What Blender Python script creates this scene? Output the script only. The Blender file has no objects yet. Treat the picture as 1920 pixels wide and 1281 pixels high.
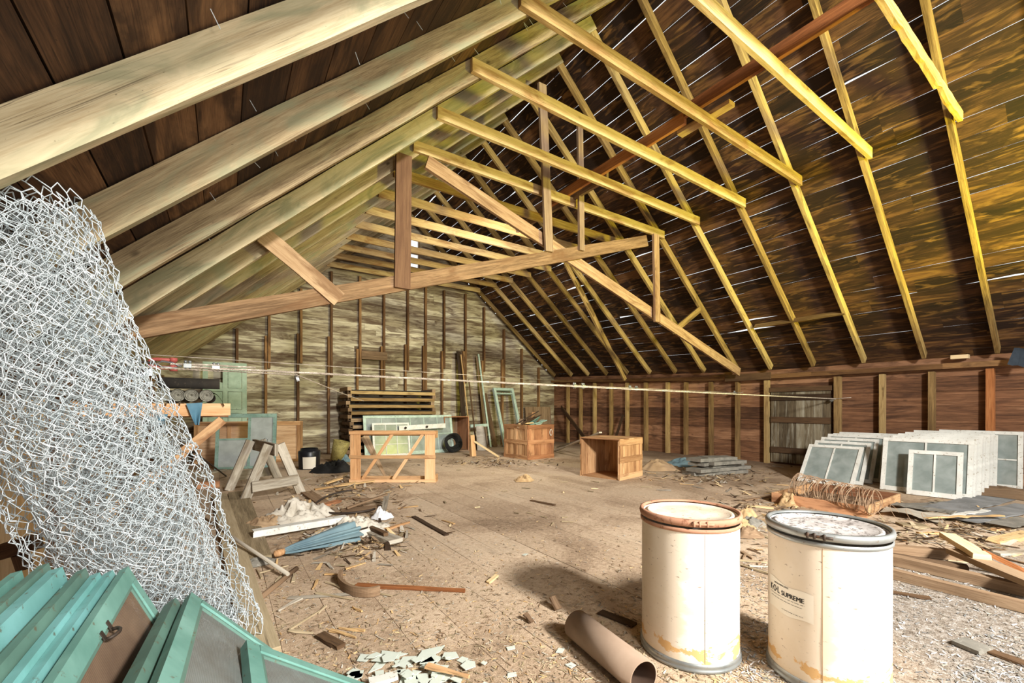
import bpy, math, random
from mathutils import Vector as V, Matrix as M4, noise
rnd = random.Random(7)
SC = bpy.context.scene
COL = SC.collection
# ------------------------------------------------------------------ camera
F, CX, HZ, YAW, H = 804.0, 960.0, 766.5, 0.5922, 1.25
SY, CY_ = math.sin(YAW), math.cos(YAW)
def P(u, v=None, X=None, Y=None, Z=None, d=None):
    """the point of the place seen at pixel (u, v) that lies at the given X, Y, Z or depth d"""
    k = (u - CX) / F; a = SY + CY_ * k; b = CY_ - SY * k
    m = (HZ - v) / F if v is not None else 0.0
    if X is not None: d = X / a
    elif Y is not None: d = Y / b
    elif Z is not None: d = (Z - H) / m
    return V((a * d, b * d, H + m * d))
cam = bpy.data.cameras.new('camera'); co = bpy.data.objects.new('camera', cam); COL.objects.link(co)
co.location = (0, 0, H); co.rotation_euler = (math.pi / 2, 0, -YAW)
cam.sensor_width = 36; cam.lens = F / 1920 * 36; cam.shift_y = (HZ - 640.5) / 1920
cam.clip_start = 0.02; SC.camera = co
SC.view_settings.view_transform = 'Standard'; SC.view_settings.look = 'None'
SC.view_settings.gamma = 1; SC.view_settings.exposure = 0.25
SC.cycles.use_denoising = True
SC.cycles.max_bounces = 8; SC.cycles.transparent_max_bounces = 16

# ------------------------------------------------------------------ materials
def lin(c):
    if isinstance(c, str): c = tuple(int(c[i:i + 2], 16) for i in (0, 2, 4))
    return tuple(((x / 255 / 12.92) if x / 255 <= .04045 else ((x / 255 + .055) / 1.055) ** 2.4) for x in c) + (1,)
class G:
    def __init__(s, name):
        s.m = bpy.data.materials.new(name); s.m.use_nodes = True; s.t = s.m.node_tree
        s.n = s.t.nodes; s.b = s.n['Principled BSDF']; s.out = s.n['Material Output']
    def new(s, typ, **kw):
        q = s.n.new(typ)
        for k, v in kw.items():
            if k.startswith('i_'): q.inputs[k[2:]].default_value = v
            else: setattr(q, k, v)
        return q
    def link(s, a, b): s.t.links.new(a, b)
    def ramp(s, fac, stops):
        r = s.new('ShaderNodeValToRGB'); e = r.color_ramp.elements
        while len(e) < len(stops): e.new(.5)
        for q, (p, c) in zip(e, stops): q.position = p; q.color = c if len(c) == 4 else lin(c)
        s.link(fac, r.inputs[0]); return r.outputs[0]
    def math(s, op, a, b=None, c=None):
        q = s.new('ShaderNodeMath', operation=op)
        for i, x in enumerate((a, b, c)):
            if x is None: continue
            if isinstance(x, (int, float)): q.inputs[i].default_value = x
            else: s.link(x, q.inputs[i])
        return q.outputs[0]
    def mix(s, fac, a, b, mode='MIX'):
        q = s.new('ShaderNodeMix', data_type='RGBA', blend_type=mode)
        for x, nm in ((fac, 0), (a, 6), (b, 7)):
            if isinstance(x, (int, float)): q.inputs[nm].default_value = x
            elif isinstance(x, tuple): q.inputs[nm].default_value = x
            else: s.link(x, q.inputs[nm])
        return q.outputs[2]
    def noise(s, vec, scale=(1, 1, 1), sc=1., det=4, dist=0., rough=.55):
        mp = s.new('ShaderNodeMapping'); mp.inputs['Scale'].default_value = scale; s.link(vec, mp.inputs[0])
        q = s.new('ShaderNodeTexNoise'); q.inputs['Scale'].default_value = sc; q.inputs['Detail'].default_value = det
        q.inputs['Distortion'].default_value = dist; q.inputs['Roughness'].default_value = rough
        s.link(mp.outputs[0], q.inputs['Vector']); return q.outputs[0]
    def bump(s, h, st=.3, dist=.01):
        q = s.new('ShaderNodeBump'); q.inputs['Strength'].default_value = st; q.inputs['Distance'].default_value = dist
        s.link(h, q.inputs['Height']); s.link(q.outputs[0], s.b.inputs['Normal'])
ID_UV = 'UVMap'
def wood(name, c, stain=None, stain_amt=.5, stain_sc=(1.2, 5, 1), rough=.8, knots=.55, grain=26, bump=.35, streak=None, lo=.3, hi=.72):
    g = G(name); uv = g.new('ShaderNodeUVMap', uv_map=ID_UV).outputs[0]
    tone = g.new('ShaderNodeAttribute', attribute_name='tone').outputs['Fac']
    n1 = g.noise(uv, (1.3, grain, 1), 1, 6, .9, .62)
    n2 = g.noise(uv, (.9, 4, 1), 1, 3, .4)
    n3 = g.noise(uv, (6, 160, 1), 1, 3, 0, .7)
    f = g.math('ADD', g.math('MULTIPLY', n1, .55), g.math('MULTIPLY', n2, .35))
    f = g.math('ADD', f, g.math('MULTIPLY', g.math('SUBTRACT', n3, .5), .42)); f = g.math('ADD', f, .07)
    f = g.math('ADD', f, g.math('MULTIPLY', g.math('SUBTRACT', tone, .5), .34))
    col = g.ramp(f, [(lo, c[0]), ((lo + hi) / 2, c[1]), (hi, c[2])])
    if stain:
        sn = g.noise(uv, stain_sc, 1, 5, 1.2, .6)
        sf = g.ramp(sn, [(.62 - stain_amt * .3, (0, 0, 0, 1)), (.78 - stain_amt * .3, (1, 1, 1, 1))])
        col = g.mix(g.math('MULTIPLY', sf, .8), col, lin(stain))
    if streak:
        sn = g.noise(uv, (1.6, 11, 1), 1, 4, 1.5, .55)
        sf = g.ramp(sn, [(.53, (0, 0, 0, 1)), (.69, (1, 1, 1, 1))])
        col = g.mix(g.math('MULTIPLY', sf, .8), col, lin(streak))
    if knots:
        mp = g.new('ShaderNodeMapping'); mp.inputs['Scale'].default_value = (2.6, 5.2, 1); g.link(uv, mp.inputs[0])
        vo = g.new('ShaderNodeTexVoronoi'); vo.inputs['Scale'].default_value = 1; g.link(mp.outputs[0], vo.inputs['Vector'])
        kd = g.ramp(vo.outputs['Distance'], [(.035, (1, 1, 1, 1)), (.06, (.7, .7, .7, 1)), (.12, (0, 0, 0, 1))])
        on = g.math('GREATER_THAN', g.new('ShaderNodeSeparateColor').outputs[0], .45)
        sep = on.node.inputs[0].links[0].from_node; g.link(vo.outputs['Color'], sep.inputs[0])
        col = g.mix(g.math('MULTIPLY', g.math('MULTIPLY', kd, on), knots), col, tuple(x * .35 for x in lin(c[0])[:3]) + (1,))
    ck = g.noise(uv, (.55, grain * 1.9, 1), 1, 2, .35, .5)      # drying cracks: thin dark lines along the grain
    cm = g.noise(uv, (1.1, 2.5, 1), 1, 2, 0)
    cf = g.math('MULTIPLY', g.ramp(g.math('ABSOLUTE', g.math('SUBTRACT', ck, .5)), [(.004, (1, 1, 1, 1)), (.014, (0, 0, 0, 1))]), g.ramp(cm, [(.5, (0, 0, 0, 1)), (.6, (1, 1, 1, 1))]))
    sp = g.noise(uv, (26, 60, 1), 1, 2, 0, .6)                   # nail heads, specks, small scars
    cf = g.math('MAXIMUM', cf, g.ramp(sp, [(.72, (0, 0, 0, 1)), (.76, (1, 1, 1, 1))]))
    col = g.mix(g.math('MULTIPLY', cf, .62), col, tuple(x * .4 for x in lin(c[0])[:3]) + (1,))
    g.link(col, g.b.inputs['Base Color']); g.b.inputs['Roughness'].default_value = rough
    g.b.inputs['Specular IOR Level'].default_value = .25
    g.bump(n1, bump, .006); return g.m
def paint(name, c, c2=None, wear=None, rough=.55, amt=.4, sc=14, metal=0., bump=.15):
    g = G(name); tc = g.new('ShaderNodeTexCoord').outputs['Object']
    n = g.noise(tc, (1, 1, 1), sc * .35, 5, .3); n2 = g.noise(tc, (1, 1, 1), sc * 2.2, 5, .2, .7)
    col = g.ramp(n, [(.35, c2 or c), (.65, c)])
    if wear:
        wf = g.ramp(n2, [(.66 - .2 * amt, (0, 0, 0, 1)), (.72 - .2 * amt, (1, 1, 1, 1))])
        col = g.mix(g.math('MULTIPLY', wf, .85), col, lin(wear))
    g.link(col, g.b.inputs['Base Color']); g.b.inputs['Roughness'].default_value = rough
    g.b.inputs['Metallic'].default_value = metal; g.b.inputs['Specular IOR Level'].default_value = .35
    g.bump(n2, bump, .003); return g.m
def seethrough(name, c, clear, rough=.3, fine=None, c2=None):
    g = G(name); tc = g.new('ShaderNodeTexCoord').outputs['Object']
    n = g.noise(tc, (1, 1, 1), 5, 5, .4)
    g.link(g.ramp(n, [(.35, c2 or c), (.65, c)]), g.b.inputs['Base Color']); g.b.inputs['Roughness'].default_value = rough
    tr = g.new('ShaderNodeBsdfTransparent'); mx = g.new('ShaderNodeMixShader')
    mx.inputs[0].default_value = 1 - clear; g.link(tr.outputs[0], mx.inputs[1]); g.link(g.b.outputs[0], mx.inputs[2])
    if fine:
        w1 = g.new('ShaderNodeTexWave', bands_direction='X'); w2 = g.new('ShaderNodeTexWave', bands_direction='Y')
        for w in (w1, w2): w.inputs['Scale'].default_value = fine; g.link(tc, w.inputs['Vector'])
        mm = g.math('MAXIMUM', w1.outputs['Fac'], w2.outputs['Fac'])
        g.link(g.math('MULTIPLY_ADD', mm, .5, .42), mx.inputs[0])
    g.link(mx.outputs[0], g.out.inputs[0]); return g.m
W = {}
W['left_rafter'] = wood('weathered_rafter_wood', [(112, 92, 66), (170, 149, 112), (200, 184, 148)], stain=(146, 144, 112), stain_amt=.45, knots=.8)
W['right_rafter'] = wood('slim_rafter_wood', [(104, 80, 42), (160, 130, 78), (192, 164, 106)], stain=(86, 66, 36), stain_amt=.35)
W['tie'] = wood('collar_tie_wood', [(136, 106, 64), (188, 156, 104), (216, 188, 138)], stain=(146, 104, 62), stain_amt=.4)
W['truss'] = wood('truss_wood', [(108, 82, 56), (164, 130, 94), (196, 164, 126)], stain=(120, 86, 56), stain_amt=.4)
W['orange'] = wood('reddish_beam_wood', [(116, 70, 38), (168, 106, 60), (196, 136, 84)], knots=.5)
W['darkpost'] = wood('dark_post_wood', [(70, 48, 34), (100, 70, 50), (124, 92, 66)], knots=.2)
W['roofR'] = wood('dark_roof_boards', [(32, 22, 15), (66, 44, 29), (112, 78, 48)], stain=(40, 27, 18), stain_amt=.75, stain_sc=(.8, 5, 1), streak=(132, 96, 54), knots=.5, lo=.32, hi=.7)
W['roofL'] = wood('brown_roof_boards', [(42, 28, 18), (84, 58, 37), (122, 90, 60)], stain=(44, 29, 19), stain_amt=.6, knots=.6)
W['wallR'] = wood('red_brown_wall_boards', [(74, 50, 34), (132, 92, 64), (174, 130, 96)], stain=(74, 50, 36), stain_amt=.45, stain_sc=(.9, 4, 1))
W['wallB'] = wood('weathered_wall_boards', [(90, 74, 56), (164, 150, 122), (216, 206, 178)], stain=(80, 56, 40), stain_amt=.55, stain_sc=(1.1, 5.5, 1), knots=.3)
W['stud'] = wood('stud_wood', [(100, 76, 46), (156, 126, 80), (186, 158, 106)], stain=(112, 84, 50), stain_amt=.35)
W['studB'] = wood('brown_stud_wood', [(74, 50, 30), (122, 88, 54), (156, 118, 76)], stain=(80, 54, 34), stain_amt=.4)
W['grey'] = wood('grey_weathered_wood', [(122, 112, 98), (174, 164, 146), (206, 196, 180)], stain=(126, 110, 88), stain_amt=.4)
W['dusty'] = wood('dusty_plank_wood', [(120, 104, 78), (164, 146, 114), (188, 170, 138)], knots=.3, bump=.2)
W['crate'] = wood('crate_wood', [(132, 94, 60), (186, 142, 98), (212, 172, 126)], stain=(138, 94, 60), stain_amt=.45)
W['crate_red'] = wood('reddish_crate_wood', [(120, 78, 52), (170, 116, 80), (196, 146, 106)], stain=(112, 72, 46), stain_amt=.4)
W['crate_pale'] = wood('pale_slat_crate_wood', [(150, 104, 68), (214, 162, 112), (236, 194, 148)], knots=.6)
W['fresh'] = wood('fresh_split_wood', [(168, 130, 84), (214, 180, 128), (236, 210, 164)], knots=.1)
W['dark'] = wood('dark_old_wood', [(44, 32, 22), (76, 56, 38), (108, 82, 56)], knots=.3)
W['brown'] = wood('brown_old_wood', [(84, 64, 46), (132, 106, 80), (166, 140, 110)], knots=.4)
W['white'] = paint('chipped_white_paint', (226, 224, 214), (204, 202, 192), (150, 132, 106), amt=.35, sc=16)
W['mint'] = paint('pale_mint_paint', (188, 206, 192), (160, 180, 164), (120, 112, 88), amt=.4)
W['green'] = paint('teal_green_paint', (120, 164, 152), (88, 134, 122), (96, 92, 74), amt=.15, sc=12)
W['green2'] = paint('dull_green_paint', (98, 132, 118), (82, 112, 100), (98, 86, 64), amt=.3, sc=12)
W['blue_green'] = paint('bright_blue_green_paint', (122, 178, 176), (100, 154, 148), (92, 88, 70), amt=.2, sc=12)
W['teal'] = paint('dusty_teal_paint', (134, 160, 148), (104, 132, 122), (96, 86, 62), amt=.4)
W['doorgreen'] = paint('pale_green_door_paint', (176, 196, 172), (152, 174, 150), (116, 108, 84), amt=.2)
W['wire'] = paint('galvanized_wire', (222, 228, 228), (176, 186, 188), rough=.5, metal=.1, sc=20, bump=0)
W['rustwire'] = paint('rusty_wire', (182, 154, 124), (136, 106, 80), rough=.7, sc=20)
W['cable'] = paint('steel_cable', (204, 190, 172), (168, 154, 136), rough=.5, metal=.2, sc=60)
W['red'] = paint('red_shackle_paint', (184, 94, 84), (160, 76, 68), (120, 60, 44), amt=.3)
W['steel'] = paint('dull_zinc', (164, 166, 162), (128, 132, 130), (120, 100, 80), amt=.2, rough=.4, metal=.6)
W['rust'] = paint('rusty_brown_rim', (176, 132, 104), (150, 102, 76), (120, 76, 52), amt=.4, rough=.7)
W['iron'] = paint('dark_iron', (70, 58, 48), (48, 40, 34), (96, 66, 44), amt=.3, rough=.6, metal=.3)
W['black'] = paint('black_enamel', (30, 30, 34), (20, 20, 24), (70, 62, 54), amt=.15, rough=.35)
W['rubber_and_shade'] = paint('black_rubber_and_shade', (26, 24, 22), (16, 15, 14), rough=.8)  # black for the rubber coil and for solids that stand in for shade
W['glass'] = seethrough('dusty_window_glass', (168, 176, 170), .30, .22, c2=(140, 150, 144))
W['greyscreen'] = seethrough('grey_insect_screen', (168, 174, 172), .12, .6, c2=(150, 156, 152))
W['screen'] = seethrough('rusty_insect_screen', (138, 114, 92), .3, .6, fine=60, c2=(112, 90, 72))
W['greyinsect'] = seethrough('dark_insect_screen', (132, 138, 134), .3, .55, fine=60, c2=(112, 112, 106))
W['shard'] = paint('pale_green_glass', (208, 212, 200), (190, 198, 184), rough=.2, sc=6, bump=0)
W['cardboard'] = paint('brown_cardboard', (158, 136, 116), (140, 118, 98), rough=.85, sc=10)
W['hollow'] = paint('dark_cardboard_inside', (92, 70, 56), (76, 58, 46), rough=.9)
W['bluecloth'] = paint('faded_blue_cloth', (118, 140, 144), (90, 112, 120), rough=.9, sc=8)
W['tarp_blue'] = paint('bright_blue_tarp', (98, 140, 156), (72, 110, 130), (150, 160, 160), amt=.2, rough=.7, sc=14)
W['whitecloth'] = paint('dirty_white_cloth', (214, 206, 190), (176, 166, 148), (130, 116, 96), amt=.3, rough=.9, sc=12)
W['paper'] = paint('white_paper', (228, 226, 224), (206, 206, 206), rough=.8)
W['tan'] = paint('tan_canvas', (178, 150, 116), (150, 122, 90), rough=.9, sc=7)
W['slate'] = paint('grey_asphalt_shingle', (136, 130, 118), (108, 104, 94), (160, 154, 142), amt=.3, rough=.95, sc=20)
W['slate_blue'] = paint('blue_grey_felt', (142, 142, 140), (112, 112, 110), (160, 158, 150), amt=.3, rough=.9, sc=12)
W['felt'] = paint('dark_roofing_felt', (56, 50, 42), (38, 34, 30), (80, 70, 56), amt=.3, rough=.9, sc=12)
W['linoleum'] = paint('linoleum_roll_edge', (152, 148, 132), (112, 108, 94), (80, 74, 62), amt=.4, rough=.8, sc=40)
W['yellowbucket'] = paint('stained_yellow_bucket', (158, 146, 86), (124, 110, 62), (70, 60, 40), amt=.5, rough=.7, sc=16)
W['darkcloth'] = paint('dark_blue_grey_cloth', (64, 74, 84), (44, 52, 60), rough=.9)
W['ink'] = paint('black_ink', (24, 22, 22), rough=.6, bump=0)
W['straw'] = paint('straw_tan', (196, 166, 122), (164, 132, 92), rough=.9, sc=30)
W['panelwood'] = wood('pale_panel_wood', [(170, 132, 96), (216, 180, 142), (232, 202, 168)], stain=(190, 148, 108), stain_amt=.4, knots=.15)
W['doorR'] = wood('grey_board_door', [(74, 62, 46), (118, 104, 80), (160, 150, 126)], stain=(176, 170, 150), stain_amt=.35, stain_sc=(1.0, 9, 1))

def drum_paper():
    g = G('white_fibre_paper'); tc = g.new('ShaderNodeTexCoord').outputs['Object']
    n = g.noise(tc, (1, 1, 1), 7, 5, .3); base = g.ramp(n, [(.3, (210, 202, 188)), (.6, (222, 217, 208))])
    sep = g.new('ShaderNodeSeparateXYZ'); g.link(tc, sep.inputs[0])
    z = g.math('MULTIPLY', sep.outputs[2], 1 / .71)
    big = g.noise(tc, (3, 3, 5), 1.3, 5, .8, .6)
    low = g.math('SUBTRACT', big, g.math('MULTIPLY', z, .75))                  # brown water stain creeping up from the base
    col = g.mix(g.ramp(low, [(.34, (0, 0, 0, 1)), (.74, (.6, .6, .6, 1))]), base, lin((212, 184, 140)))
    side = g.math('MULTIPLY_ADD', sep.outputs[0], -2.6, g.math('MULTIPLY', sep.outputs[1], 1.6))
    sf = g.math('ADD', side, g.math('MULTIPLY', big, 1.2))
    col = g.mix(g.ramp(sf, [(.9, (0, 0, 0, 1)), (1.7, (.5, .5, .5, 1))]), col, lin((214, 190, 152)))  # warm shadow of the camera-left face painted in tan
    torn = g.noise(tc, (5, 5, 9), 1.2, 6, .6, .65)
    tf = g.math('SUBTRACT', torn, g.math('MULTIPLY', g.math('ABSOLUTE', g.math('SUBTRACT', z, .13)), 1.9))
    col = g.mix(g.ramp(tf, [(.45, (0, 0, 0, 1)), (.465, (1, 1, 1, 1))]), col, lin((206, 166, 110)))
    sp = g.noise(tc, (1, 1, 2.4), 38, 3, .5, .6)
    col = g.mix(g.ramp(sp, [(.66, (0, 0, 0, 1)), (.71, (.8, .8, .8, 1))]), col, lin((130, 108, 86)))
    g.link(col, g.b.inputs['Base Color']); g.b.inputs['Roughness'].default_value = .6
    g.bump(n, .12, .01); return g.m
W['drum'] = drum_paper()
def floor_mat():
    g = G('dirt_covered_floorboards'); tc = g.new('ShaderNodeTexCoord').outputs['Object']
    uv = g.new('ShaderNodeUVMap', uv_map=ID_UV).outputs[0]
    tone = g.new('ShaderNodeAttribute', attribute_name='tone').outputs['Fac']
    a = g.noise(tc, (1, 1, 1), .9, 6, .6, .6); b = g.noise(tc, (1, 1, 1), 26, 6, .3, .72); c = g.noise(tc, (1, 1, 1), 120, 3, 0, .7)
    f = g.math('ADD', g.math('MULTIPLY', a, .5), g.math('ADD', g.math('MULTIPLY', b, .35), g.math('MULTIPLY', c, .22)))
    f = g.math('ADD', f, g.math('MULTIPLY', g.math('SUBTRACT', tone, .5), .06))
    dirt = g.ramp(f, [(.36, (118, 98, 78)), (.48, (170, 146, 120)), (.58, (202, 178, 150)), (.70, (224, 206, 180))])
    gr = g.noise(uv, (1.2, 24, 1), 1, 5, .6, .6)
    bare = g.ramp(gr, [(.35, (132, 110, 88)), (.65, (194, 170, 140))])
    col = g.mix(g.ramp(a, [(.52, (0, 0, 0, 1)), (.64, (.5, .5, .5, 1))]), dirt, bare)
    # grey grit with pale paint flakes lies in the near right corner and by the drums
    sep = g.new('ShaderNodeSeparateXYZ'); g.link(tc, sep.inputs[0])
    dx = g.math('SUBTRACT', sep.outputs[0], 3.9); dy = g.math('SUBTRACT', sep.outputs[1], .2)
    dd = g.math('ADD', g.math('MULTIPLY', g.math('MULTIPLY', dx, dx), .16), g.math('MULTIPLY', g.math('MULTIPLY', dy, dy), .55))
    near = g.math('SUBTRACT', g.math('ADD', 1.0, g.math('MULTIPLY', g.math('SUBTRACT', a, .5), 1.6)), dd)
    nf = g.ramp(near, [(.15, (0, 0, 0, 1)), (.75, (1, 1, 1, 1))])
    grit = g.ramp(g.math('ADD', g.math('MULTIPLY', b, .6), g.math('MULTIPLY', c, .5)), [(.42, (84, 72, 60)), (.55, (142, 130, 116)), (.66, (176, 170, 162)), (.78, (206, 208, 210))])
    col = g.mix(nf, col, grit)
    # dark soil along the right wall
    sx = g.ramp(g.math('ADD', g.math('MULTIPLY', g.math('SUBTRACT', sep.outputs[0], 8.6), .5), g.math('MULTIPLY', g.math('SUBTRACT', b, .5), 1.2)), [(.1, (0, 0, 0, 1)), (.9, (.7, .7, .7, 1))])
    col = g.mix(sx, col, lin((104, 80, 62)))
    g.link(col, g.b.inputs['Base Color']); g.b.inputs['Roughness'].default_value = .95; g.b.inputs['Specular IOR Level'].default_value = .1
    g.bump(g.math('ADD', b, c), .5, .012); return g.m
W['floor'] = floor_mat()

# ------------------------------------------------------------------ mesh builder
class MB:
    def __init__(s): s.v = []; s.f = []; s.uv = []; s.t = []; s.mi = []; s.sm = []
    def face(s, idx, uv, tone, mi=0, smooth=False):
        s.f.append(tuple(idx)); s.uv.extend(uv); s.t.append(tone); s.mi.append(mi); s.sm.append(smooth)
    def bar(s, p0, p1, w, t, side=None, seg=1, wob=0., taper=1., mi=0, tone=None, cut=0., wane=0.):
        """a board from p0 to p1: w wide along `side`, t thick; centre line p0-p1"""
        p0, p1 = V(p0), V(p1); ax = p1 - p0; L = ax.length; ax.normalize()
        sd = V(side) if side is not None else (V((0, 0, 1)).cross(ax) if abs(ax.z) < .95 else V((1, 0, 0)))
        sd = (sd - ax * sd.dot(ax)).normalized(); up = ax.cross(sd)
        tone = rnd.random() if tone is None else tone; ou, ov = rnd.uniform(0, 40), rnd.uniform(0, 40)
        b = len(s.v); n = seg + 1; bow = rnd.uniform(-1, 1) * wob * 1.5
        for i in range(n):
            q = i / seg; c = p0.lerp(p1, q) + sd * (bow * math.sin(q * math.pi)); k = 1 + (taper - 1) * q
            for j, (a, h) in enumerate(((-1, -1), (1, -1), (1, 1), (-1, 1))):
                e = rnd.uniform(-wob, wob); e2 = rnd.uniform(-wob, wob) * .5
                if wane and a > 0: e -= abs(noise.noise(V((q * L * 4.5, ou, 0)))) * wane
                off = ax * (cut * a * .5 if i in (0, seg) else 0)
                s.v.append(c + sd * (a * w / 2 * k + e) + up * (h * t / 2 + e2) + off)
        per = [0, w, w + t, 2 * w + t, 2 * w + 2 * t]
        for i in range(seg):
            for j in range(4):
                k = (j + 1) % 4; u0, u1 = ou + L * i / seg, ou + L * (i + 1) / seg
                s.face((b + i * 4 + j, b + i * 4 + k, b + i * 4 + 4 + k, b + i * 4 + 4 + j),
                       [(u0, ov + per[j]), (u0, ov + per[j + 1]), (u1, ov + per[j + 1]), (u1, ov + per[j])], tone, mi)
        for i, o in ((0, (3, 2, 1, 0)), (seg, (0, 1, 2, 3))):
            s.face([b + i * 4 + j for j in o], [(ou, ov), (ou + .04, ov), (ou + .04, ov + t), (ou, ov + t)], tone, mi)
    def box(s, lo, hi, **kw):
        lo, hi = V(lo), V(hi); d = hi - lo; c = (lo + hi) / 2; k = max(range(3), key=lambda i: d[i])
        a = V((0, 0, 0)); a[k] = d[k] / 2; o = [(k + 1) % 3, (k + 2) % 3]; sd = V((0, 0, 0)); sd[o[0]] = 1
        s.bar(c - a, c + a, d[o[0]], d[o[1]], sd, **kw)
    def lathe(s, c, prof, n=48, axis=(0, 0, 1), mi=0, tone=.5, a0=0, a1=2 * math.pi, smooth=True):
        ax = V(axis).normalized(); x = ax.orthogonal().normalized(); y = ax.cross(x); b = len(s.v); full = a1 - a0 > 6.28
        m = n if full else n + 1
        for r, z in prof:
            for i in range(m):
                a = a0 + (a1 - a0) * i / n; s.v.append(V(c) + ax * z + (x * math.cos(a) + y * math.sin(a)) * r)
        for j in range(len(prof) - 1):
            for i in range(n):
                k = (i + 1) % m
                s.face((b + j * m + i, b + j * m + k, b + (j + 1) * m + k, b + (j + 1) * m + i), [(i * .1, j), (i * .1 + .1, j), (i * .1 + .1, j + 1), (i * .1, j + 1)], tone, mi, smooth)
    def disc(s, c, r, n=32, axis=(0, 0, 1), mi=0):
        ax = V(axis).normalized(); x = ax.orthogonal().normalized(); y = ax.cross(x); b = len(s.v)
        for i in range(n):
            a = 2 * math.pi * i / n; s.v.append(V(c) + (x * math.cos(a) + y * math.sin(a)) * r)
        s.face(range(b, b + n), [(0, 0)] * n, .5, mi)
    def tube(s, pts, r, n=6, mi=0, cap=True):
        pts = [V(p) for p in pts]; b = len(s.v); prev = None
        for i, p in enumerate(pts):
            t = (pts[min(i + 1, len(pts) - 1)] - pts[max(i - 1, 0)])
            t = t.normalized() if t.length > 1e-9 else V((0, 0, 1))
            x = (prev - t * prev.dot(t)) if prev is not None else t.orthogonal()
            x = x.normalized() if x.length > 1e-6 else t.orthogonal().normalized(); prev = x; y = t.cross(x)
            rr = r[i] if isinstance(r, (list, tuple)) else r
            for k in range(n):
                a = 2 * math.pi * k / n; s.v.append(p + (x * math.cos(a) + y * math.sin(a)) * rr)
        for i in range(len(pts) - 1):
            for k in range(n):
                q = (k + 1) % n
                s.face((b + i * n + k, b + i * n + q, b + i * n + n + q, b + i * n + n + k), [(i * .1, k * .02), (i * .1, k * .02 + .02), (i * .1 + .1, k * .02 + .02), (i * .1 + .1, k * .02)], .5, mi, n > 4)
        if cap:
            s.face([b + k for k in range(n)][::-1], [(0, 0)] * n, .5, mi); e = b + (len(pts) - 1) * n
            s.face([e + k for k in range(n)], [(0, 0)] * n, .5, mi)
    def prism(s, poly, z0, z1, mi=0):
        """polygon in xy pulled from z0 to z1"""
        b = len(s.v); n = len(poly)
        for z in (z0, z1): s.v.extend(V((p[0], p[1], z)) for p in poly)
        s.face(range(b + n - 1, b - 1, -1), [(p[0], p[1]) for p in reversed(poly)], .5, mi); s.face(range(b + n, b + 2 * n), [(p[0], p[1]) for p in poly], .5, mi)
        for i in range(n):
            k = (i + 1) % n; s.face((b + i, b + k, b + n + k, b + n + i), [(0, 0), (.05, 0), (.05, .02), (0, .02)], .5, mi)
    def grid(s, fn, nu, nv, mi=0, smooth=True, closed=False):
        b = len(s.v)
        for i in range(nu + 1):
            for j in range(nv + 1): s.v.append(V(fn(i / nu, j / nv)))
        for i in range(nu):
            for j in range(nv):
                a = b + i * (nv + 1) + j
                s.face((a, a + nv + 1, a + nv + 2, a + 1), [(i * .05, j * .05), (i * .05 + .05, j * .05), (i * .05 + .05, j * .05 + .05), (i * .05, j * .05 + .05)], .5, mi, smooth)
    def build(s, name, mats, parent=None, org=None):
        mats = mats if isinstance(mats, (list, tuple)) else [mats]
        me = bpy.data.meshes.new(name)
        o_ = V(org) if org is not None else V((0, 0, 0))
        me.from_pydata([tuple(v - o_) for v in s.v], [], s.f)
        ul = me.uv_layers.new(name=ID_UV); ul.data.foreach_set('uv', [x for p in s.uv for x in p])
        at = me.attributes.new('tone', 'FLOAT', 'FACE'); at.data.foreach_set('value', s.t)
        me.polygons.foreach_set('material_index', s.mi); me.polygons.foreach_set('use_smooth', s.sm)
        for m in mats: me.materials.append(W[m])
        me.update(); o = bpy.data.objects.new(name, me); COL.objects.link(o)
        if parent is not None: o.parent = parent
        elif org is not None: o.location = o_
        return o
def tag(o, label=None, cat=None, group=None, kind=None):
    if label: o['label'] = label
    if cat: o['category'] = cat
    if group: o['group'] = group
    if kind: o['kind'] = kind
    return o
def thing(name, M, label, cat, group=None):
    o = bpy.data.objects.new(name, None); COL.objects.link(o); o.empty_display_size = .1
    if isinstance(M, M4): o.matrix_world = M
    else: o.location = M
    return tag(o, label, cat, group)
def frame(o, x, y):
    """matrix with origin o, x axis along x, y axis close to y"""
    x = V(x).normalized(); y = V(y); y = (y - x * y.dot(x)).normalized(); z = x.cross(y)
    m = M4.Identity(4)
    for i in range(3): m[i][0], m[i][1], m[i][2], m[i][3] = x[i], y[i], z[i], o[i]
    return m
def single(name, mb, mat, label, cat, group=None, org=None):
    if org is None: org = sum(mb.v, V((0, 0, 0))) / len(mb.v); org.z = min(v.z for v in mb.v)
    return tag(mb.build(name, mat, None, org), label, cat, group)
ORD = ['nearest', 'second', 'third', 'fourth', 'fifth', 'sixth', 'seventh', 'eighth', 'ninth', 'tenth', 'eleventh', 'twelfth', 'thirteenth', 'fourteenth', 'fifteenth', 'sixteenth', 'seventeenth', 'eighteenth', 'nineteenth', 'twentieth']

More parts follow.
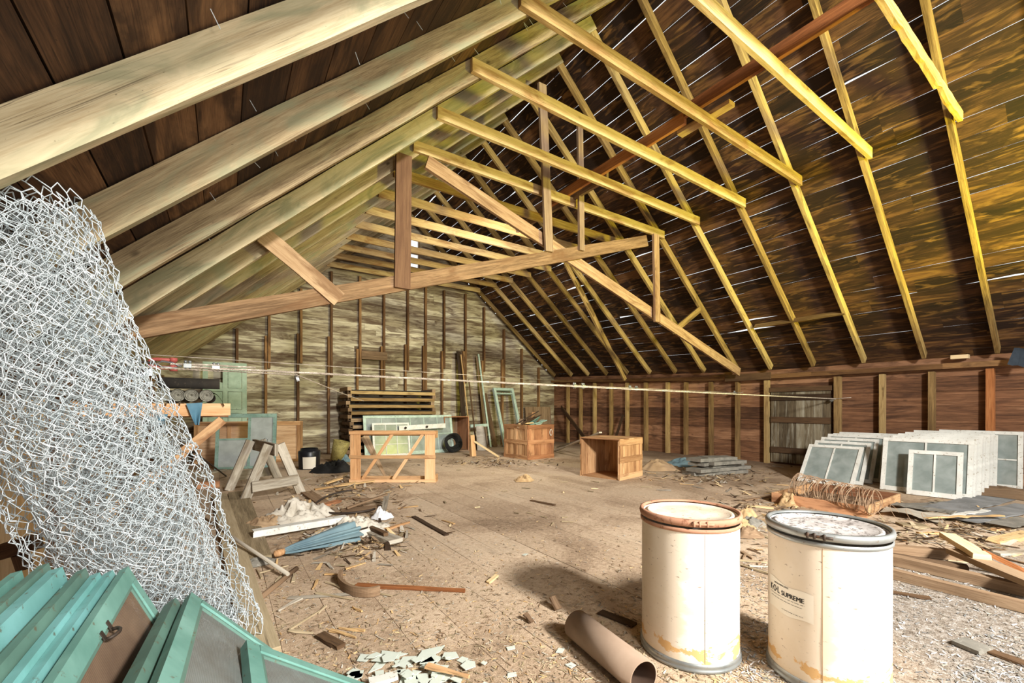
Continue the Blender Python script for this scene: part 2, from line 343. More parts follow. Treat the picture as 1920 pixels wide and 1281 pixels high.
# ------------------------------------------------------------------ the barn
XL, XR, XC, ZR, YB, YF = -1.2, 10.4, 4.65, 7.26, 12.72, -2.6
def lift(Y): return max(0., Y - 5.5) / 7.0
def zl(Y): return 1.76 + .55 * lift(Y)
def zr(Y): return 2.23 + .30 * lift(Y)
def roof(X, Y):
    if X <= XC: return zl(Y) + (ZR - zl(Y)) * (X - XL) / (XC - XL)
    return zr(Y) + (ZR - zr(Y)) * (XR - X) / (XR - XC)
def ztie(Y): return 4.76 + .42 * lift(Y)
def edge_boards(mb, fn, s0, s1, width, y0, y1, gap, th, nrm, jag=.004, bites=0., cuts=(3.5, 5.5), seglen=.5):
    """rows of boards running from y0 to y1; fn(s, y) is a point of the underside, boards are laid along s"""
    s = s0; row = 0
    while s < s1 - .02:
        w = min(width * rnd.uniform(.86, 1.14), s1 - s); y = y0
        while y < y1 - .05:
            ye = min(y1, y + rnd.uniform(*cuts)); ye = y1 if y1 - ye < 1 else ye
            n = max(1, int((ye - y) / seglen)); tone = rnd.random(); ou, ov = rnd.uniform(0, 50), rnd.uniform(0, 50)
            b = len(mb.v)
            for i in range(n + 1):
                yy = y + (ye - y) * i / n + (-.0005 if i == 0 else (.0005 if i == n else 0))
                g0, g1 = (gap + rnd.uniform(-jag, jag) for _ in (0, 1))
                if bites and rnd.random() < bites: g1 += rnd.uniform(.012, .035)
                for ss in (s + max(0, g0), s + w - max(0, g1)):
                    p = V(fn(ss, yy)); mb.v.extend((p, p + nrm * th))
            for i in range(n):
                q = b + i * 4; u0, u1 = ou + (ye - y) * i / n, ou + (ye - y) * (i + 1) / n
                for (a, c, d, e, va, vb) in ((0, 4, 6, 2, 0, w), (1, 3, 7, 5, 0, w), (0, 1, 5, 4, 0, th), (2, 6, 7, 3, 0, th)):
                    ids = (q + a, q + c, q + d, q + e)
                    if a == 0 and c == 4: uv = [(u0, ov), (u1, ov), (u1, ov + w), (u0, ov + w)]
                    elif a == 1: uv = [(u0, ov), (u0, ov + w), (u1, ov + w), (u1, ov)]
                    elif c == 1: uv = [(u0, ov), (u0, ov + th), (u1, ov + th), (u1, ov)]
                    else: uv = [(u0, ov), (u1, ov), (u1, ov + th), (u0, ov + th)]
                    mb.face(ids, uv, tone)
            e = b + n * 4
            mb.face((b, b + 2, b + 3, b + 1), [(ou, ov)] * 4, tone); mb.face((e, e + 1, e + 3, e + 2), [(ou, ov)] * 4, tone)
            y = ye
        s += w; row += 1
nR = V((ZR - 2.3, 0, XR - XC)).normalized(); nL = V((-(ZR - 1.9), 0, XC - XL)).normalized()
mb = MB(); edge_boards(mb, lambda s, y: (XC + s, y, roof(XC + s, y)), 0.0, XR - XC + .35, .205, YF, YB + .06, .0013, .007, nR, .0036, .014)
tag(mb.build('ceiling_right', 'roofR'), kind='structure')
mb = MB(); edge_boards(mb, lambda s, y: (XC - s, y, roof(XC - s, y)), 0.0, XC - XL + .35, .215, YF, YB + .06, .003, .024, nL, .002)
for (a, bb) in ((-1.55, 1.8), (1.8, 4.66)):      # shingle layer over the boards keeps this slope dark
    mb.grid(lambda u, v, a=a, bb=bb: (a + (bb - a) * u, YF + (YB + .06 - YF) * v, roof(a + (bb - a) * u, YF + (YB - YF) * v) + .05), 2, 4)
CL = tag(mb.build('ceiling_left', 'roofL'), kind='structure')
# floor: real boards with narrow open joints over a dark void
mb = MB(); edge_boards(mb, lambda s, y: (s, y, 0), XL - .1, XR + .1, .285, YF, YB + .1, .0018, .03, V((0, 0, -1)), .0022, cuts=(3, 5))
tag(mb.build('floor', 'floor'), kind='structure')
mb = MB(); mb.box((XL - .1, YF, -.2), (XR + .1, YB + .1, -.12)); tag(mb.build('floor_base', 'dark'), kind='structure')
# walls
mb = MB(); edge_boards(mb, lambda s, y: (XR + .1, y, s), -.03, 2.5, .255, YF, YB + .1, .002, .022, V((1, 0, 0)), .002, cuts=(6, 9))
mb.box((XR + .14, YF, -.1), (XR + .17, YB + .1, 2.15)); tag(mb.build('wall_right', 'wallR'), kind='structure')
mb = MB(); edge_boards(mb, lambda s, y: (XL - .1, y, s), -.03, 1.75, .255, YF, YB + .1, .002, .022, V((-1, 0, 0)), .002)
mb.box((XL - .17, YF, -.1), (XL - .14, YB + .1, 1.55)); tag(mb.build('wall_left', 'wallR'), kind='structure')
mb = MB(); z = -.03; WX0, WX1, WZ0, WZ1 = 4.5, 5.08, 5.55, 6.55
while z < ZR:
    w = .17 * rnd.uniform(.9, 1.1); gp = .0035 if rnd.random() < .12 else -.002; zc = z + w / 2
    def half(zc, s):
        e = 0.
        while e < 7 and roof(XC + s * e, YB) > zc: e += .05
        return XC + s * e
    x0, x1 = max(half(zc, -1), XL - .15), min(half(zc, 1), XR + .15); cuts = [x0]
    if zc > WZ0 and zc < WZ1: spans = [(x0, WX0), (WX1, x1)]
    else:
        m = rnd.uniform(.3, .7); spans = [(x0, x0 + (x1 - x0) * m), (x0 + (x1 - x0) * m + .004, x1)]
    for (a, b_) in spans:
        if b_ - a > .05: mb.bar((a, YB + .012, zc), (b_, YB + .012, zc), w - gp, .022, (0, 0, 1), seg=6, wob=.0012)
    z += w
tag(mb.build('wall_back', 'wallB'), kind='structure')
# gable window, white daylight behind it
win = bpy.data.objects.new('window_1', None); COL.objects.link(win); win.location = (WX0, YB, WZ0); tag(win, kind='structure')
mb = MB(); w_, h_ = WX1 - WX0, WZ1 - WZ0
for (a, b_) in (((0, -.03, 0), (.05, .03, h_)), ((w_ - .05, -.03, 0), (w_, .03, h_)), ((.05, -.03, 0), (w_ - .05, .03, .05)), ((.05, -.03, h_ - .05), (w_ - .05, .03, h_)), ((.05, -.02, h_ / 2 - .02), (w_ - .05, .02, h_ / 2 + .02))): mb.box(a, b_)
mb.build('window_frame', 'brown', win)
mb = MB(); mb.box((.05, -.003, .05), (w_ - .05, .003, h_ - .05))
g = G('clear_glass'); tr = g.new('ShaderNodeBsdfTransparent'); gl = g.new('ShaderNodeBsdfGlossy'); mx = g.new('ShaderNodeMixShader'); mx.inputs[0].default_value = .06
g.link(tr.outputs[0], mx.inputs[1]); g.link(gl.outputs[0], mx.inputs[2]); g.link(mx.outputs[0], g.out.inputs[0]); W['clear'] = g.m
mb.build('pane', 'clear', win)
# nails of the shingles poke through the left slope
nails = MB(); nails.tube([(0, 0, 0), (0, 0, -.075)], .0021, 4); n0 = None
for i in range(96):
    Y = rnd.choice([rnd.uniform(1.3, 2.15), rnd.uniform(2.25, 3.0), rnd.uniform(3.1, 3.85), rnd.uniform(3.95, 4.7)]); X = XC - rnd.uniform(1.2, 4.9)
    if n0 is None: n0 = nails.build('nail', 'wire', CL); o = n0
    else: o = n0.copy(); COL.objects.link(o)
    o.location = (X, Y, roof(X, Y) + .01); o.rotation_euler = (rnd.uniform(-.25, .25), -.75 + rnd.uniform(-.3, .3), 0)

# ------------------------------------------------------------------ roof frame
YS = [.47, 1.33, 2.2, 3.06, 3.92, 4.77, 5.54, 6.4, 7.25, 8.1, 8.95, 9.8, 10.65, 11.5, 12.45]
def rafter_bar(side, Y, t, w, wob, y1=None):
    mb = MB(); d = .5 * w
    if side < 0:
        a, b_ = V((XL + .02, Y, roof(XL + .02, Y))), V((XC - .02, Y, ZR - .02)); n = nL
        cut = w * .9
    else:
        a, b_ = V((XR - .02, Y, roof(XR - .02, Y))), V((XC + .03, Y, ZR - .05)); n = nR; cut = w * .9
    off = -n * (d + .012)
    mb.bar(a + off, b_ + off, w, t, n, seg=16, wob=wob); return mb
for i, Y in enumerate(YS[1:]):
    far = Y > 6
    lab = ('nearest broad pale rafter of the left roof slope, cut by the top edge' if i == 1 else
           f'{ORD[max(i - 1, 0)]} pale rafter from the camera on the left roof slope, ' + ('dim' if far else 'rough and knotty')) if i else 'left-slope rafter before all others, over the camera and above the frame'
    o = single('left_rafter', rafter_bar(-1, Y, .055, .185, .004), 'left_rafter', lab, 'rafter', 'rafters of the left roof slope')
for i, Y in enumerate(YS):
    lab = f'{ORD[i - 1]} slim rafter from the near end on the right roof slope, ' + ('brightly lit' if Y < 6 else 'dim') if i else 'right-slope rafter just beyond the right edge of the view'
    o = single('right_rafter', rafter_bar(1, Y + .03, .055, .135, .003), 'right_rafter', lab, 'rafter', 'rafters of the right roof slope')
def xat(z, Y, s):
    if s < 0: return XL + (z - zl(Y)) / (ZR - zl(Y)) * (XC - XL)
    return XR - (z - zr(Y)) / (ZR - zr(Y)) * (XR - XC)
for i, Y in enumerate(YS[1:]):
    z = ztie(Y); mb = MB(); yo = Y - .056
    a, b_ = xat(z + .085, Y, -1) + .02, xat(z + .085, Y, 1) - .02
    mb.bar((a, yo, z), (b_, yo, z), .145, .045, (0, 0, -1), seg=40 if i == 0 else 14, wob=.003 if i else .004, wane=.11 if i == 0 else 0)
    lab = ('wavy bark-edged yellow collar tie nearest the camera at upper right' if i == 0 else
           f'{ORD[i]} yellowish collar tie from the camera, spanning between the roof slopes' if Y < 5.6 else f'{ORD[i]} collar tie from the camera, in the dim far half of the loft')
    single('collar_tie', mb, 'tie', lab, 'collar tie', 'collar ties between the roof slopes')
# ridge purlin lying on the ties: two lengths and a lap piece
for (y0, y1, x, lab) in ((.6, 3.2, 4.72, 'near length of the reddish beam lying across the collar ties'), (3.26, 6.0, 4.82, 'far length of the reddish beam lying across the collar ties')):
    mb = MB(); mb.bar((x, y0, ztie(2) + .15), (x, y1, ztie(2) + .15), .15, .05, (0, 0, 1), seg=8, wob=.003); single('roof_purlin', mb, 'orange', lab, 'beam')
mb = MB(); mb.bar((4.98, 2.75, 4.86), (4.98, 3.45, 4.86), .05, .12, (0, 0, 1)); single('lap_board', mb, 'tie', 'short yellow board end beside the joint of the reddish beam', 'board')
mb = MB(); mb.bar((4.95, 4.7, 4.87), (4.95, 7.4, 4.9), .14, .05, (0, 0, 1), seg=4, wob=.003); single('lap_board', mb, 'brown', 'greyish beam lapping beyond the far end of the reddish beam', 'beam')
# wall plates
def plate_bar(X, zf, w, t, dz):
    mb = MB(); ys = [YF, 0, 2, 4, 5.5, 7, 9, 11, YB - .02]
    for a, b_ in zip(ys, ys[1:]): mb.bar((X, a, zf(a) + dz), (X, b_, zf(b_) + dz), w, t, (0, 0, 1), wob=.001)
    return mb
single('wall_plate', plate_bar(XR + .0, zr, .09, .13, -.245), 'studB', 'long horizontal beam along the top of the low right wall', 'wall plate')
single('wall_plate', plate_bar(XL + .0, zl, .09, .13, -.35), 'studB', 'long horizontal beam along the top of the low left wall', 'wall plate')
mb = MB(); mb.bar((XR - .09, P(1360, 0, X=XR - .09).y, 2.0), (XR - .09, P(1445, 0, X=XR - .09).y, 2.0), .16, .045, (0, 0, 1)); single('splice_board', mb, 'dark', 'dark board nailed over the plate joint on the right wall', 'board')
mb = MB(); mb.box((XR - .1, P(1815, 0, X=XR - .1).y, 2.095), (XR + .03, P(1782, 0, X=XR - .1).y, 2.16)); single('wood_block', mb, 'fresh', 'small pale block lying on the right wall plate', 'block')
# scissor truss
YT = 5.54
def pt(u, v, dy=0): return P(u, v, Y=YT + dy)
def tr(name, a, b_, w, t, mat, lab, cat, dy, side=None, seg=10, wob=.003, cut=0):
    mb = MB(); mb.bar(pt(*a, dy), pt(*b_, dy), w, t, side or (0, 0, 1), seg=seg, wob=wob, cut=cut); return single(name, mb, mat, lab, cat)
tr('truss_chord', (222, 622), (1212, 452), .20, .05, 'truss', 'long scissor brace rising from the left eave to the right collar end', 'beam', -.16)
tr('truss_chord', (800, 304), (1386, 698), .19, .05, 'truss', 'long scissor brace falling from the left roof to the right eave', 'beam', -.106)
tr('hanger_post', (757, 290), (754, 541), .205, .04, 'darkpost', 'dark wide board hanging between the left roof and the long brace', 'post', -.207, (1, 0, 0), 4, .001)
tr('hanger_post', (1229, 440), (1232, 604), .15, .05, 'truss', 'short light post below the right end of the collar tie', 'post', -.207, (1, 0, 0), 4)
tr('hanger_post', (1016, 158), (1029, 472), .15, .045, 'brown', 'left of the two upright hangers under the ridge', 'post', -.209, (1, 0, 0), 5)
tr('hanger_post', (1087, 238), (1090, 470), .11, .045, 'brown', 'right of the two upright hangers under the ridge', 'post', -.209, (1, 0, 0), 5)
tr('knee_brace', (494, 441), (636, 562), .19, .03, 'truss', 'short slanting board nailed from a left rafter to the long brace', 'brace', -.2, None, 5)
tr('knee_brace', (1262, 622), (1312, 580), .12, .045, 'right_rafter', 'short strut between the falling brace and a right rafter', 'brace', -.106, None, 3)
# doubled, spliced rafter half way down the right slope
mb = MB()
for (a, b_) in (((1060, 492), (1172, 712)), ((1078, 525), (1128, 622))):
    p, q = P(a[0], a[1], Y=8.02), P(b_[0], b_[1], Y=8.02); mb.bar(p, q, .11, .05, nR, seg=6, wob=.008)
single('sister_rafter', mb, 'right_rafter', 'splintered doubling timber beside a far right rafter', 'rafter')
mb = MB(); p = P(1415, 640, X=9.35); q = P(1585, 618, X=9.35); zz = roof(9.35, 4) - .15
mb.bar((9.35, q.y, zz), (9.35, p.y, zz), .1, .025, nR, wob=.002); single('nailer_board', mb, 'stud', 'thin horizontal board nailed under right rafters near the eave', 'board')

# ------------------------------------------------------------------ studs
su = [(1855, 1.35), (1745, 1.1), (1652, 1.0), (1568, 1.55), (1435, 1.2), (1380, .9), (1330, .9), (1283, .95), (1249, .95), (1208, 1.0), (1173, .9), (1143, .9), (1112, .9), (1086, .9), (1062, .8)]
for i, (u, wf) in enumerate(su):
    c = P(u, 0, X=XR - .06); mb = MB(); mb.bar((XR + .02, c.y, .0), (XR + .02, c.y, zr(c.y) - .325), .055 * wf + .02, .12, (0, 1, 0), seg=5, wob=.002)
    single('wall_stud', mb, 'orange' if i == 0 else 'stud', ('reddish upright stud at the right end of the white sash pile' if i == 0 else f'{ORD[i]} upright stud from the near end of the right wall'), 'stud', 'studs of the low right wall')
su = [.28, .975, 1.72, 2.48, 3.25, 3.94, 4.67, 5.25, 5.88, 6.65, 7.36, 8.17, 8.93, 9.7]
for i, x in enumerate(su):
    ztop = min(roof(x - .1, YB) - .25, roof(x + .1, YB) - .25, 5.05)
    zm = rnd.uniform(2.7, 3.4)
    if ztop > 3.1 and 0 < i < 12:
        mb = MB(); mb.bar((x, YB - .065, rnd.uniform(1.7, 2.3) if i % 2 else rnd.uniform(2.2, 2.6)), (x, YB - .065, ztop), .06, .1, (1, 0, 0), seg=5, wob=.002)
        single('upper_gable_stud', mb, 'studB', f'{ORD[i - 1]} upper stud from the left on the back wall', 'stud', 'upper studs of the back wall')
        mb = MB(); mb.bar((x - .075, YB - .065, 0), (x - .075, YB - .065, zm), .06, .1, (1, 0, 0), seg=4, wob=.002)
    else:
        mb = MB(); mb.bar((x, YB - .065, 0), (x, YB - .065, ztop), .06, .1, (1, 0, 0), seg=4, wob=.002)
    single('lower_gable_stud', mb, 'studB', f'{"leftmost" if i == 0 else ORD[i]} lower stud from the left on the back wall', 'stud', 'lower studs of the back wall')
mb = MB(); a, b_ = P(678, 661, Y=YB - .13), P(726, 670, Y=YB - .13); mb.box((a.x, YB - .14, b_.z - .1), (b_.x, YB - .118, a.z + .05)); single('wall_cleat', mb, 'brown', 'short brown board nailed across two back wall studs', 'board')
for i, (y, mt) in enumerate(((9.6, 'stud'), (7.4, 'stud'), (5.9, 'stud'), (4.52, 'fresh'), (2.5, 'stud'))):
    mb = MB(); wd = .55 if i == 3 else .06
    mb.bar((XL + .0, y, 0), (XL + .0, y, zl(y) - .425), wd, .1, (0, 1, 0), seg=4, wob=.002)
    single('wall_stud', mb, mt, ('wide pale stud board of the left wall behind the wire roll' if i == 3 else f'{["farthest", "second farthest", "third farthest", "", "nearest"][i]} narrow stud of the left wall'), 'stud', 'studs of the low left wall')

# ------------------------------------------------------------------ chicken wire roll leaning on the left rafters
def wire_roll():
    B, T = V((-.15, 2.75, .0)), V((-.77, 2.50, 2.02)); ax = (T - B); L = ax.length; ax.normalize()
    e1 = V((.83, -.55, 0)); e1 = (e1 - ax * e1.dot(ax)).normalized(); e2 = ax.cross(e1)
    mb = MB(); cw, cs = .056, .040; r0, dr, turns = .07, .0285, 8.6
    S = 0; th = 0; cols = []
    while th < turns * 2 * math.pi:
        r = r0 + dr * th / (2 * math.pi); cols.append(th); th += (cw / 2) / r
    nj = int(L / cs) + 1; pos = {}
    for i, th in enumerate(cols):
        lay = th / (2 * math.pi); outer = max(0, lay - turns + 1)
        for j in range(nj):
            up = ((i + j) % 2); u = j * cs + (.012 if up else -.012) + .05 * noise.noise(V((i * .05, j * .08, 3 + lay))) + .016 * noise.noise(V((i * .9, j * .9, 31)))
            q = u / L
            r = r0 + dr * lay + .05 * noise.noise(V((th * .8, u * 1.7, lay * .35))) + .012 * noise.noise(V((i * .5, j * .6, 9)))
            r += .02 * noise.noise(V((i * .8, j * .8, 17))); r += .01 * (1 - q) ** 2 * (lay / turns) + .028 * outer * (.6 + noise.noise(V((th * 1.2, u * 2.2, 5))))
            r *= 1.0 + .06 * math.sin(q * math.pi)
            a = th + .22 * noise.noise(V((u * 1.6, lay, 7))) + .05 * noise.noise(V((i * .7, j * .9, 23))) / max(.3, lay / turns) + .5 * (u - .8) * math.sin(lay * 1.7)
            uu = u + .05 * math.sin(lay * 2.1) * (1 if q > .5 else .4) + rnd.uniform(-.004, .004)
            p = B + ax * uu + (e1 * math.cos(a) + e2 * math.sin(a)) * max(.03, r)
            if p.z < .006: p.z = .006 + abs(p.z) * .05
            pos[i, j] = p
    def seg(p, q, r):
        d = q - p
        if d.length > .14: return
        d.normalize(); x = d.orthogonal().normalized(); y = d.cross(x); b = len(mb.v)
        for c in (p, q):
            for k in range(3):
                a = k * 2.0944; mb.v.append(c + (x * math.cos(a) + y * math.sin(a)) * r)
        for k in range(3):
            m = (k + 1) % 3; mb.face((b + k, b + m, b + 3 + m, b + 3 + k), [(0, 0)] * 4, .5, 0, True)
    for (i, j), p in pos.items():
        if (i + 1, j) in pos: seg(p, pos[i + 1, j], .0018)
        if (i + j) % 2 and (i, j + 1) in pos: seg(p, pos[i, j + 1], .0027)
        if (j == 0 or j == nj - 1) and (i + 1, j) in pos: seg(p, pos[i + 1, j], .0026)
    return single('chicken_wire_roll', mb, 'wire', 'big loose roll of galvanized chicken wire leaning on the left rafters', 'wire mesh roll', org=B)
wire_roll()

# ------------------------------------------------------------------ green window screens stacked at the near left
def screen(c_far, c_near, slope_pt, hgt, lab, scr='screen', fr='green', st=.055, th=.032, handle=0):
    """hangs from its top edge (far corner to near corner) down along the far stile to the floor"""
    top = V(c_near) - V(c_far); w = top.length; dn = V(slope_pt) - V(c_far)
    M = frame(V(c_far), top, dn); t = thing('window_screen', M, lab, 'window screen', 'green window screens stacked by the wire roll')
    rails = ((0, 0, w, st, 'rail'), (0, hgt - st, w, hgt, 'rail'), (0, st, st, hgt - st, 'stile'), (w - st, st, w, hgt - st, 'stile'))
    for (x0, y0, x1, y1, nm) in rails:
        mb = MB(); mb.box((x0 + .0008, y0 + .0008, -th / 2), (x1 - .0008, y1 - .0008, th / 2), wob=.0008, seg=4); f = mb.build(nm, fr, t)
    mb = MB()
    for (x0, y0, x1, y1) in ((st, st, w - st, st + .014), (st, st + .014, st + .014, hgt - st), (w - st - .014, st + .014, w - st, hgt - st), (st, hgt - st - .014, w - st, hgt - st)): mb.box((x0, y0, -th * .28), (x1, y1, th * .28))
    mb.build('bead', 'green2', t)
    mb = MB(); mb.box((st + .01, st + .01, -.0012), (w - st - .01, hgt - st - .01, .0012)); mb.build('insect_screen', scr, t)
    if handle:
        s_ = 1 if M.to_3x3().col[2].dot(V((0, -1, 1))) > 0 else -1; mb = MB(); x = handle
        mb.tube([(x + .03 * math.cos(a), st * .7 + .03 + .02 * math.sin(a) * .2, s_ * (th / 2 + .003 + .022 * math.sin(a))) for a in [k * math.pi / 8 for k in range(9)]], .005, 6)
        mb.box((x - .042, st * .75, s_ * th / 2), (x - .024, st * 1.25, s_ * (th / 2 + .003))); mb.box((x + .024, st * .75, s_ * th / 2), (x + .042, st * 1.25, s_ * (th / 2 + .003)))
        mb.build('pull_handle', 'iron', t)
    return t
YN = 2.06
def far(u, v, Y=YN): return P(u, v, Y=Y)
specs = [  # far-top corner px, far Y, near end shift (dX, dZ), length, lean dX per dZ, frame colour, label
    ((30, 1072), 2.04, (-.03, -.03), 1.25, .20, 'green', 'green window screen farthest left in the stack, against the wall'),
    ((82, 1058), 2.10, (-.03, -.03), 1.3, .23, 'green2', 'dull green window screen second from the left in the stack'),
    ((104, 1066), 2.05, (-.03, -.03), 1.3, .26, 'blue_green', 'green window screen with a wide edge, third from the left in the stack'),
    ((152, 1068), 2.08, (-.03, -.03), 1.3, .30, 'green2', 'dull green window screen with chipped wood edge, fourth from the left'),
    ((178, 1076), 2.06, (-.03, -.03), 1.3, .33, 'blue_green', 'green window screen with an iron latch, fifth from the left in the stack'),
    ((203, 1072), 2.08, (-.03, -.03), 1.3, .37, 'blue_green', 'bright blue-green window screen edge, just left of the large brown screen'),
    ((232, 1065), 2.06, (-.03, -.03), 1.25, .44, 'green', 'green window screen with large brown mesh and a pull handle')]
for i, (c, Y, (dx, dz), ln, sl, fr, lab) in enumerate(specs):
    a = far(*c, Y); b_ = a + V((dx, -ln, dz)); dn = a + V((sl, 0, -1)); h = a.z * math.sqrt(1 + sl * sl) - .025
    screen(a, b_, dn, h, lab, 'screen', fr, st=.052, th=.026 if i != 2 else .034, handle=.42 if i == 6 else 0)
a = far(318, 1128, 2.04); screen(a, a + V((-.02, -1.1, .14)), a + V((.62, 0, -1)), a.z * math.sqrt(1 + .62 ** 2) - .03, 'green window screen seen on edge between the brown and the grey meshed screens', 'screen', 'green2', th=.04)
a = far(352, 1117, 2.06); b_ = P(287, 1281, X=-.13); q = far(510, 1221, 2.06); screen(a, a + (b_ - a).normalized() * 1.15, q, .78, 'pale green window screen with dark mesh leaning over the wire roll end', 'greyinsect', 'green', st=.05)
a = far(456, 1208, 1.76); q = far(690, 1290, 1.76); screen(a, a + V((0, -1.1, .03)), q, .78, 'lowest green window screen at the bottom edge, beside the glass shards', 'greyinsect', 'green', st=.05)
mb = MB()
for k, (u0, v0, u1, v1, w) in enumerate(((-20, 1042, 70, 1015, .09),)): mb.bar(P(u0, v0, d=2.6), P(u1, v1, d=2.5), w, .05, (0, 0, 1))
p = P(38, 1040, d=2.56); mb.bar(p, p + V((.02, 0, -.09)), .06, .05, (1, -.6, 0))
single('notched_board', mb, 'dark', 'dark brown notched wooden arm at the left edge above the green screens', 'board')

# ------------------------------------------------------------------ fibre drums and tube
def drum(c, r, h, rim, lid, lab, clasp_deg, label=False):
    t = thing('fibre_drum', c, lab, 'drum'); n = 72
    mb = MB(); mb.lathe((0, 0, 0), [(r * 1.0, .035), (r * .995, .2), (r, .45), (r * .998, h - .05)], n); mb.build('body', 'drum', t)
    mb = MB(); mb.lathe((0, 0, 0), [(r * .9, .0), (r * .99, .0), (r + .008, .006), (r + .009, .018), (r + .003, .022), (r + .007, .03), (r + .006, .042), (r + .001, .046)], n); mb.disc((0, 0, .001), r * .92, n); mb.build('base_ring', 'steel', t)
    mb = MB(); mb.lathe((0, 0, 0), [(r + .0012, h - .062), (r + .006, h - .058), (r + .007, h - .046), (r + .002, h - .042)], n)
    mb.lathe((0, 0, 0), [(r + .002, h - .032), (r + .009, h - .028), (r + .013, h - .012), (r + .009, h + .002), (r - .002, h + .004), (r - .008, h - .006)], n)
    lr = mb.build('lid_ring', rim, t)
    mb = MB(); mb.lathe((0, 0, 0), [(r - .008, h - .012), (r - .012, h - .018), (r - .022, h - .018), (r - .026, h - .008), (r - .036, h - .006), (r - .042, h - .012), (r * .55, h - .010), (r * .25, h - .013), (.001, h - .012)], n); mb.build('lid', lid, t)
    a = math.radians(clasp_deg); d = V((math.cos(a), math.sin(a), 0)); s_ = V((-d.y, d.x, 0)); mb = MB()
    mb.tube([d * (r + .012) + s_ * (-.05 + .1 * k / 6) - d * (.014 * ((k - 3) / 3) ** 2 * .3) + V((0, 0, h - .014)) for k in range(7)], .007, 6)
    for k in (-.04, -.015, .02): mb.lathe(d * (r + .014) + s_ * k + V((0, 0, h - .026)), [(.004, 0), (.006, .002), (.006, .024), (.004, .026)], 8)
    mb.build('clasp', 'iron' if label else rim, lr)
    mb = MB(); a2 = math.radians(clasp_deg + 3); d2 = V((math.cos(a2), math.sin(a2), 0)); mb.bar(d2 * (r + .0006) + V((0, 0, .05)), d2 * (r - .0002) + V((0, 0, h - .065)), .0018, .0016, (-d2.y, d2.x, 0), seg=6); mb.build('seam', 'tan', t)
    return t, r
LID1 = paint('dusty_cream_lid', (224, 210, 188), (196, 176, 150), (140, 112, 88), amt=.35, rough=.8, sc=18); W['lid1'] = LID1
W['lid2'] = paint('dusty_grey_lid', (198, 192, 186), (150, 142, 136), (84, 76, 70), amt=.7, rough=.7, sc=18)
def onfloor(u, d): p = P(u, HZ, d=d); return V((p.x, p.y, 0))
D1 = onfloor(1292, 2.25); D2 = onfloor(1549, 2.03)
camdir = lambda c: math.degrees(math.atan2(-c.y, -c.x))
drum(D1, .237, .722, 'rust', 'lid1', 'white fibre drum with a rusty brown rim, left of the pair', camdir(D1) + 14)
t2, r2 = drum(D2, .2365, .712, 'steel', 'lid2', 'white fibre drum with a zinc lid ring and black printed label', camdir(D2) - 6, True)
def on_cyl(x, z, a0, r): a = a0 + x / r; return V((r * math.cos(a), r * math.sin(a), z))
a0 = math.radians(camdir(D2) - 39.5); mb = MB()
lab_poly = lambda u, v: on_cyl(-.115 + .235 * u, (.305 + .005 * math.sin(u * 9)) + (.145 - .02 * u) * v, a0, r2 + .0014)
mb.grid(lab_poly, 16, 6); W['labelpaper'] = paint('aged_label_paper', (230, 222, 204), (220, 210, 190), rough=.5, sc=10); lb = mb.build('label', 'labelpaper', t2); tag(lb, 'paper label with black lettering')
def text_on(s, size, x0, z0, width=None):
    cu = bpy.data.curves.new('txt', 'FONT'); cu.body = s; cu.size = size; ob = bpy.data.objects.new('txt', cu); COL.objects.link(ob)
    bpy.context.view_layer.update(); dg = bpy.context.evaluated_depsgraph_get(); ev = ob.evaluated_get(dg); me = ev.to_mesh()
    vs = [v.co.copy() for v in me.vertices]; fs = [tuple(p.vertices) for p in me.polygons]; ev.to_mesh_clear()
    bpy.data.objects.remove(ob); bpy.data.curves.remove(cu)
    sx = width / max(v.x for v in vs) if width else 1
    return [(x0 + v.x * sx, z0 + v.y) for v in vs], fs
ink = MB()
def put(s, size, x0, z0, width, bold=0.):
    for dx in ((0,) if not bold else (-bold, 0, bold)):
        vs, fs = text_on(s, size, x0 + dx, z0, width); b = len(ink.v)
        ink.v.extend(on_cyl(x, z, a0, r2 + .0024 + abs(dx) * .02) for x, z in vs)
        for f in fs: ink.face([b + k for k in f], [(0, 0)] * len(f), .5)
put('K·O·L', .042, -.104, .386, .070, .0010); put('SUPREME', .030, -.022, .386, .106, .0010)
put('NEW-IMPROVED', .0105, -.07, .425, .085, .0003)
for (z, x0, x1) in ((.375, -.103, .086), (.361, -.095, .076), (.322, -.02, .08)):   # small print worn past reading
    x = x0
    while x < x1:
        w = rnd.uniform(.006, .02); b = len(ink.v)
        n = 3
        for k in range(n + 1):
            for zz in (z, z + .0017): ink.v.append(on_cyl(min(x + w * k / n, x1), zz, a0, r2 + .0024))
        for k in range(n): ink.face((b + 2 * k, b + 2 * k + 2, b + 2 * k + 3, b + 2 * k + 1), [(0, 0)] * 4, .5)
        x += w + .004
ink.build('lettering', 'ink', lb)
a, b_ = P(1081, 1171, Z=.078), P(1207, 1272, Z=.078); ax = (b_ - a).normalized(); ln = (b_ - a).length
t = thing('cardboard_tube', V((a.x, a.y, 0)), 'brown cardboard tube lying on the floor left of the rusty-rimmed drum', 'tube')
mb = MB(); o_ = V((0, 0, .078)); mb.lathe(o_, [(.070, .0), (.0765, .0), (.0765, ln * .5), (.0765, ln), (.070, ln)], 40, ax); mb.build('tube_wall', 'cardboard', t)
mb = MB(); mb.lathe(o_, [(.0695, .001), (.0695, ln - .001)], 40, ax); mb.build('tube_inside', 'hollow', t)

